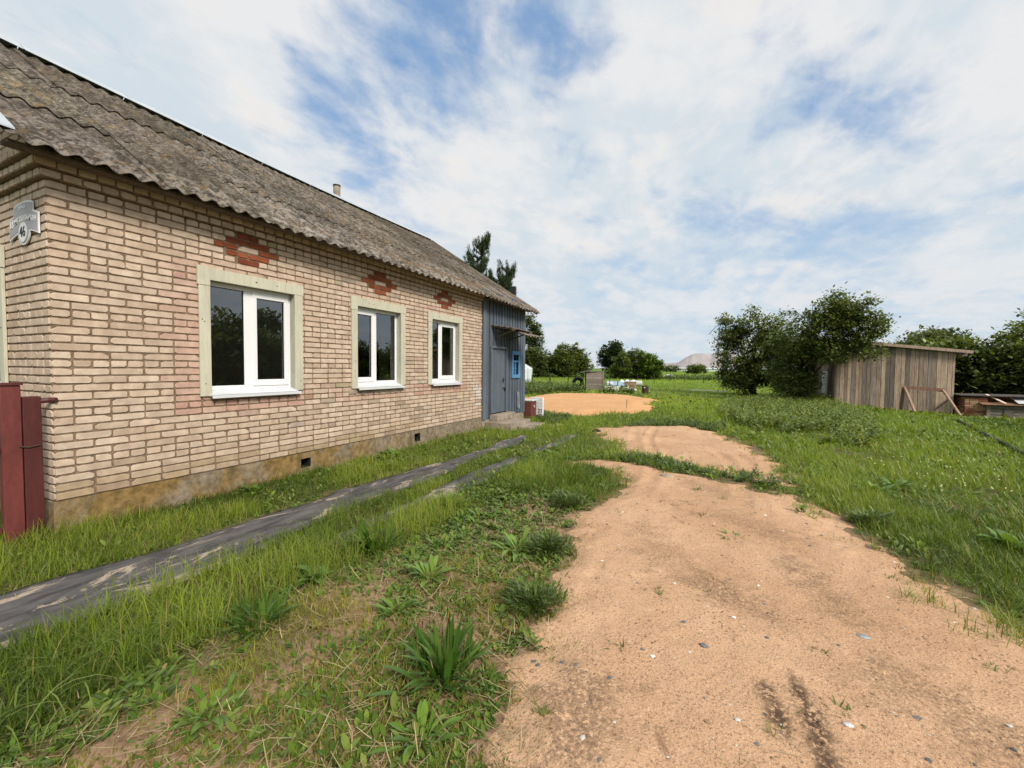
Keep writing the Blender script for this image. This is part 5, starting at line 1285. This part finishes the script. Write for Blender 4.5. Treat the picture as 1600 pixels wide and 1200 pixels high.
def torus(mb, c, R, r, M, n=22, m=10, col_=(1, 1, 1)):
    V = []; F = []
    for i in range(n):
        a = 6.2832*i/n
        for j in range(m):
            b = 6.2832*j/m; V.append(M @ Vector(((R+r*math.cos(b))*math.cos(a), (R+r*math.cos(b))*math.sin(a), r*math.sin(b)*1.2))+Vector(c))
    for i in range(n):
        for j in range(m): F.append((i*m+j, ((i+1) % n)*m+j, ((i+1) % n)*m+(j+1) % m, i*m+(j+1) % m))
    mb.add(V, F, col_)
mb = MB(); torus(mb, (-4.35, 28.6, .42), .30, .13, Matrix.Rotation(R_(80), 3, 'X') @ Matrix.Rotation(.2, 3, 'Y')); tag(mb.build('tyre', MAT['rubber'], smooth=True), 'old black tyre standing beside the small hut', 'tyre')
br = thing('rusty_barrel', 'dark rusty steel barrel standing alone on the grass', 'barrel', (1.1, 24.1, 0))
mb = MB(); prof = [(0, .245), (.02, .26), (.2, .255), (.215, .268), (.23, .255), (.42, .255), (.435, .268), (.45, .255), (.64, .26), (.66, .245)]
mb.tube([(1.1, 24.1, z*.75) for z, r in prof], [r*.72 for z, r in prof], 22); mb.build('drum', MAT['rust'], br, smooth=False)
mb = MB(); mb.box(1.06, 1.12, 23.895, 23.913, .36, .42, (1, 1, 1)); mb.build('white_mark', MAT['foam'], br)
pa = thing('wrapped_panels', 'long pack of panels in pale blue wrap with two black straps', 'panels', (-1.6, 28.4, 0))
P0, P1 = Vector((-2.2, 28.3, .47)), Vector((-.85, 28.75, .40))
mb = MB(); mb.bar(P0, P1, .55, .28); mb.build('panel', MAT['bluefilm'], pa, bevel=.01)
mb = MB(); mb.bar(P0+Vector((.1, -.285, .03)), P1+Vector((-.2, -.29, .03)), .012, .12); mb.build('white_band', MAT['foam'], pa)
for t in (.14, .52):
    q = P0.lerp(P1, t); q2 = P0.lerp(P1, t+.028); mb = MB(); mb.bar(q, q2, .60, .30); mb.build('strap', MAT['ink'], pa)
    mb = MB(); mb.bar((q.x, q.y-.15, -.05), (q.x, q.y-.15, .34), .10, .10); mb.build('leg', MAT['greywood'], pa)
for i, (x, y, w, h, lab) in enumerate([(-2.0, 27.95, .36, .26, 'left white block on the grass beside the hut'), (-1.6, 28.0, .26, .24, 'middle white block on the grass, smaller than the left one'), (-1.3, 28.1, .22, .26, 'right white block, nearest the rubble heap')]):
    mb = MB(); mb.box(x-w/2, x+w/2, y-.15, y+.2, -.02, h); tag(mb.build('foam_block', MAT['foam'], bevel=.015), lab, 'block', 'white blocks beside the hut')
def sack(x, y, z, s, lab, rot=0):
    mb = MB(); n = 14; rows = []
    for i in range(9):
        t = i/8; w = math.sin(math.pi*min(max(t, .06), .94))**.45
        for j in range(n):
            a = 6.2832*j/n; k = 1+.10*math.sin(5*a+i*1.7+x*9); rows.append((s*(.36*w*math.cos(a))*k, s*(t-.5)*1.1, s*(.30*w*math.sin(a))*k))
    M = Matrix.Translation((x, y, z)) @ Matrix.Rotation(rot, 4, 'Z') @ Matrix.Rotation(R_(35), 4, 'X')
    F = [(i*n+j, i*n+(j+1) % n, (i+1)*n+(j+1) % n, (i+1)*n+j) for i in range(8) for j in range(n)]+[tuple(range(n-1, -1, -1)), tuple(8*n+j for j in range(n))]
    mb.add([M @ Vector(v) for v in rows], F); tag(mb.build('white_sack', MAT['foam'], smooth=True), lab, 'sack', 'white sacks behind the panels')
sack(-1.38, 29.6, .46, .50, 'left white sack behind the wrapped panels', .3); sack(-1.08, 29.8, .47, .52, 'middle white sack, upright between two others', -.1); sack(-.78, 30.0, .43, .56, 'right white sack, slumped to the side', -.9)
pl = thing('sack_platform', 'low grey platform of planks carrying the white sacks', 'platform', (-1.07, 29.8, 0))
mb = MB(); mb.box(-1.65, -.5, 29.4, 30.3, .20, .25); mb.build('deck', MAT['greywood'], pl)
for x in (-1.6, -.62):
    mb = MB(); mb.box(x, x+.08, 29.5, 30.2, -.05, .199); mb.build('leg', MAT['greywood'], pl)
ts = thing('wooden_stand', 'brown wooden stand with a board top and two legs', 'stand', (-.55, 28.6, 0))
mb = MB(); mb.box(-.92, -.22, 28.35, 28.95, .52, .58, (.72, .62, .5)); mb.build('top', MAT['oldwood'], ts)
mb = MB(); mb.box(-.88, -.26, 28.37, 28.40, .24, .515, (1.1, .85, .68)); mb.build('panel', MAT['oldwood'], ts)
for x in (-.88, -.33):
    mb = MB(); mb.box(x, x+.07, 28.401, 28.9, -.05, .5195, (1.1, .8, .62)); mb.build('leg', MAT['oldwood'], ts)
wp = MB(); wp.tube([(-.95, 30.5, .40), (-.15, 30.7, .39)], .21, 20, (1.0, .98, .93)); tag(wp.build('concrete_pipe', MAT['whitetin']), 'pale thick pipe lying behind the wooden stand', 'pipe')
mb = MB(); rnd = random.Random(14)
for k in range(46):
    x, y = rnd.gauss(-.55, .28), 27.7+rnd.gauss(0, .22); s = rnd.uniform(.05, .13); g = rnd.uniform(.6, 1.05)
    mb.box(-s, s, -s*.6, s*.6, -s*.4, s*.4, (g, g*.93, g*.83), Matrix.Translation((x, y, s*.4+.10*max(0, 1-abs(x+.55)/.5))) @ Matrix.Rotation(rnd.uniform(0, 3), 4, (rnd.random(), rnd.random(), 1)))
tag(mb.build('rubble_heap', MAT['foam'], bevel=.01), 'heap of broken pale rubble beside the wooden stand', 'rubble')
for i, (x, y, h, dx, c, lab) in enumerate([(-7.3, 27.0, .95, .02, .9, 'thick old fence post nearest the greenhouse'), (-6.15, 27.6, 1.0, .02, .7, 'second fence post from the greenhouse'), (-4.85, 27.6, 1.05, .16, .35, 'thin dark leaning fence post left of the tyre'), (-3.75, 27.8, 1.1, .03, .5, 'dark fence post between the tyre and the hut')]):
    mb = MB(); mb.tube([(x, y, -.1), (x+dx*.5, y, h*.5), (x+dx, y, h)], [.055 if i < 2 else .03]*3, 8, (c, c, c)); tag(mb.build('fence_post', MAT['barkwood'], smooth=False), lab, 'post', 'garden fence posts')
for k in range(9):
    x = -3+k*1.55+random.uniform(-.2, .2); mb = MB(); mb.tube([(x, 46+k*.4, -.1), (x+.03, 46+k*.4, 1.0)], .035, 6, (.6, .6, .6)); tag(mb.build('stake', MAT['barkwood']), 'thin dark stake in the row behind the building materials', 'stake', 'row of thin stakes in the far field')
mb = MB(); mb.tube([(2.15, 13.36, -.05), (2.15, 13.36, .25), (2.16, 13.36, .42)], .010, 6); tag(mb.build('thin_stake', MAT['rust']), 'thin rusty rod stuck upright in the orange sand heap', 'rod')
for x, y, l, lab in ((3.3, 27.1, 1.3, 'left pale plank lying flat in the field grass'), (4.6, 26.6, .8, 'right pale plank lying flat in the field grass')):
    mb = MB(); mb.bar((x, y, .19), (x+l, y-.1, .20), .14, .04, (1.1, 1.1, 1.05)); tag(mb.build('plank', MAT['foam']), lab, 'plank', 'planks in the grass')
mb = MB(); random.seed(4)
n = 16; V = []; F = []
for i, (h, q) in enumerate(((-.05, 1.), (.35, .85), (.6, .55), (.72, .2))):
    for j in range(n): a = 6.283*j/n; k = q*random.uniform(.8, 1.15); V.append((-2.0+k*1.1*math.cos(a), 65.8+k*.6*math.sin(a), h))
for i in range(3):
    for j in range(n): F.append((i*n+j, i*n+(j+1) % n, (i+1)*n+(j+1) % n, (i+1)*n+j))
F.append(tuple(3*n+j for j in range(n))); mb.add(V, F, (.85, .82, .76)); tag(mb.build('boulder', MAT['whitetin'], smooth=False), 'pale boulder heap in the rough grass of the far field', 'boulder')

# polythene greenhouse
gr = thing('greenhouse', 'white polythene greenhouse half hidden by the annex corner', 'greenhouse', (-9.5, 29.5, 0))
gx0, gx1, gy0, gy1 = -12.2, -8.75, 28.6, 30.4
mb = MB(); o = [(gx0, -.05), (gx1, -.05), (gx1, 1.42), ((gx0+gx1)/2, 2.35), (gx0, 1.42)]
mb.prism(o, lambda x, z: (x, gy0, z), lambda x, z: (x, gy1, z)); mb.build('film_cover', MAT['film'], gr, bevel=.06)
for y in (gy0-.012, (gy0+gy1)/2, gy1):
    mb = MB(); mb.tube([(gx0-.02, y, 0), (gx0-.02, y, 1.42), ((gx0+gx1)/2, y, 2.38), (gx1+.02, y, 1.42), (gx1+.02, y, 0)], .022, 6, (.8, .8, .8)); mb.build('hoop', MAT['metalwhite'], gr, smooth=True)

# ------------------------------------------------------------------ beside the annex
rb = thing('red_bin', 'old red box with a grey lid beside the annex corner', 'box', (.10, 9.72, 0))
mb = MB(); mb.box(-.06, .245, 9.53, 9.90, .02, .52, (1.35, 1.6, 1.4)); mb.build('body', MAT['redpaint'], rb, bevel=.01)
mb = MB(); mb.box(-.10, .29, 9.525, 9.95, .525, .56, (1, .98, .95)); mb.build('lid', MAT['whitetin'], rb, bevel=.008)
mb = MB(); mb.tube([(.255, 9.66, .40), (.285, 9.70, .34), (.255, 9.74, .40)], .010, 6); mb.build('latch', MAT['metalwhite'], rb)
def text_mesh(s, size, extrude=.002):
    cu = bpy.data.curves.new('txt', 'FONT'); cu.body = s; cu.size = size; cu.extrude = extrude; cu.align_x = 'CENTER'; cu.align_y = 'CENTER'; cu.resolution_u = 4
    o = bpy.data.objects.new('txt', cu); col.objects.link(o); dg = bpy.context.evaluated_depsgraph_get(); dg.update()
    me = bpy.data.meshes.new_from_object(o.evaluated_get(dg)); bpy.data.objects.remove(o); bpy.data.curves.remove(cu); return me
def text_on(name, s, size, M, mat, parent, arc=None):
    me = text_mesh(s, size)
    if arc:
        for v in me.vertices: v.co.y += -arc*v.co.x*v.co.x
    me.materials.clear(); me.materials.append(mat)
    ca = me.color_attributes.new('Col', 'FLOAT_COLOR', 'POINT'); ca.data.foreach_set('color', np.ones(len(me.vertices)*4, np.float32))
    o = bpy.data.objects.new(name, me); col.objects.link(o); o.parent = parent; o.matrix_local = Matrix.Translation(-wloc(parent)) @ M
    return o
fb = thing('polystyrene_stack', 'white ribbed panel with black lettering standing behind the red box', 'panel', (.22, 10.1, .06))
mb = MB()
for k in range(6): mb.box(.02, .40, 10.02, 10.10, .06+.092*k, .06+.092*k+.088, (1, 1, 1))
mb.build('ribbed_panel', MAT['foam'], fb, bevel=.006)
text_on('lettering', '21', .15, Matrix.Translation((.325, 10.012, .22)) @ Matrix.Rotation(R_(90), 4, 'X'), MAT['ink'], fb)
text_on('lettering', 'жс', .08, Matrix.Translation((.33, 10.012, .12)) @ Matrix.Rotation(R_(90), 4, 'X'), MAT['ink'], fb)
mb = MB(); mb.box(.02, .44, 9.96, 10.32, -.12, .055); tag(mb.build('concrete_block', MAT['concrete'], bevel=.02), 'grey concrete block under the white ribbed panel', 'block')
mb = MB(); mb.box(1.10, 1.45, 8.55, 8.9, .0, .035, (2, 1.9, 1.8)); tag(mb.build('paving_slab', MAT['concrete'], bevel=.01), 'pale slab lying in the grass at the foot of the steps', 'slab')
mb = MB(); mb.tube([(2.5, 8.1, .0), (2.5, 8.1, .05), (2.5, 8.1, .085)], [.11, .10, .03], 12); tag(mb.build('black_bag', MAT['rubber'], smooth=True), 'small black lump of plastic in the grass left of the far sand', 'plastic')

# ------------------------------------------------------------------ street name sign on the gable
sg = thing('street_sign', 'grey and white house number sign 46 on the brick gable', 'sign', (-.40, -.02, 2.70))
def SP(u, z, d): return (-.40+u, -.016-d, 2.70+z)
def arcband(y0, hw, h, n=12, k=.45): return [(-hw+2*hw*i/n, y0-k*(-hw+2*hw*i/n)**2) for i in range(n+1)]+[(hw-2*hw*i/n, y0+h-k*(hw-2*hw*i/n)**2) for i in range(n+1)]
def outline(g):
    """banner over an oval, grown by g"""
    pts = []
    for i in range(13): u = -.30-g+(.60+2*g)*i/12; pts.append((u, .085+g-.5*u*u+(.075 if abs(u) < .185+g else 0)))
    pts = []
    up = lambda u: .075-.55*u*u
    xs = np.linspace(-.30-g, -.19-g, 4); pts += [(u, up(u)+g) for u in xs]
    xs = np.linspace(-.19-g, .19+g, 9); pts += [(u, up(u)+.075+g) for u in xs]
    xs = np.linspace(.19+g, .30+g, 4); pts += [(u, up(u)+g) for u in xs]
    lo = lambda u: -.075-.55*u*u
    xs = np.linspace(.30+g, .115+g, 4); pts += [(u, lo(u)-g) for u in xs]
    for i in range(1, 12):
        t = math.pi*i/12; pts.append(((.115+g)*math.cos(t), -.085-(.105+g)*math.sin(t)))
    xs = np.linspace(-.115-g, -.30-g, 4); pts += [(u, lo(u)-g) for u in xs]
    return pts
mb = MB(); mb.prism(outline(.014), lambda u, z: SP(u, z, 0), lambda u, z: SP(u, z, .010)); mb.build('border', MAT['signwhite'], sg)
mb = MB(); mb.prism(outline(0), lambda u, z: SP(u, z, .0102), lambda u, z: SP(u, z, .013)); mb.build('plate', MAT['signgrey'], sg)
ov = [(.088*math.cos(6.2832*i/32), -.096+.085*math.sin(6.2832*i/32)) for i in range(32)]
mb = MB(); mb.prism(ov, lambda u, z: SP(u, z, .0132), lambda u, z: SP(u, z, .0155)); mb.build('oval', MAT['signwhite'], sg)
RX90 = Matrix.Rotation(R_(90), 4, 'X')
text_on('lettering', 'улица', .05, Matrix.Translation(SP(0, .118, .0145)) @ RX90, MAT['signwhite'], sg, .5)
text_on('lettering', 'Центральная', .088, Matrix.Translation(SP(0, .022, .0145)) @ RX90, MAT['signwhite'], sg, .5)
text_on('number', '46', .125, Matrix.Translation(SP(0, -.098, .0170)) @ RX90, MAT['gasket'], sg)

# ------------------------------------------------------------------ red steel gate at the corner of the house
def gpost(name, label, x, y, w, h, d, c=(.85, .8, .8)):
    t = thing(name, label, 'gate post', (x, y, 0)); mb = MB(); mb.box(x-w/2, x+w/2, y-d/2, y+d/2, -.1, h, c); mb.build('post', MAT['redpaint'], t, bevel=.006); return t
p1 = gpost('gate_post', 'darker red brown steel post right at the house corner', -.035, -.122, .075, 1.20, .108)
mb = MB(); mb.tube([(-.02, -.075, 1.16), (-.005, -.02, 1.165), (.03, .012, 1.165)], .022, 8); mb.build('wall_tie', MAT['redpaint'], p1)
p2 = gpost('gate_post', 'taller red brown post with a flat cap at the left edge', -.035, -.238, .075, 1.295, .112, (1.5, 1.45, 1.35))
mb = MB(); mb.box(-.085, .015, -.305, -.172, 1.296, 1.315); mb.build('cap', MAT['redpaint'], p2)
mb = MB(); mb.tube([(.008, -.20, .80), (.012, -.15, .79), (.008, -.08, .80)], .006, 6); tag(mb.build('wire_loop', MAT['rust']), 'rusty wire loop tying the two red posts together', 'wire')
gt = thing('red_fence', 'red steel picket fence running left from the taller post', 'fence', (-.035, -1.6, 0))
for z in (.14, .78):
    mb = MB(); mb.bar((-.045, -.298, z), (-.045, -3.2, z), .03, .05); mb.build('rail', MAT['redpaint'], gt)
for k in range(15):
    y = -.42-.19*k; mb = MB(); mb.box(-.029, -.015, y-.055, y+.055, .1, 1.12); mb.build('picket', MAT['redpaint'], gt)
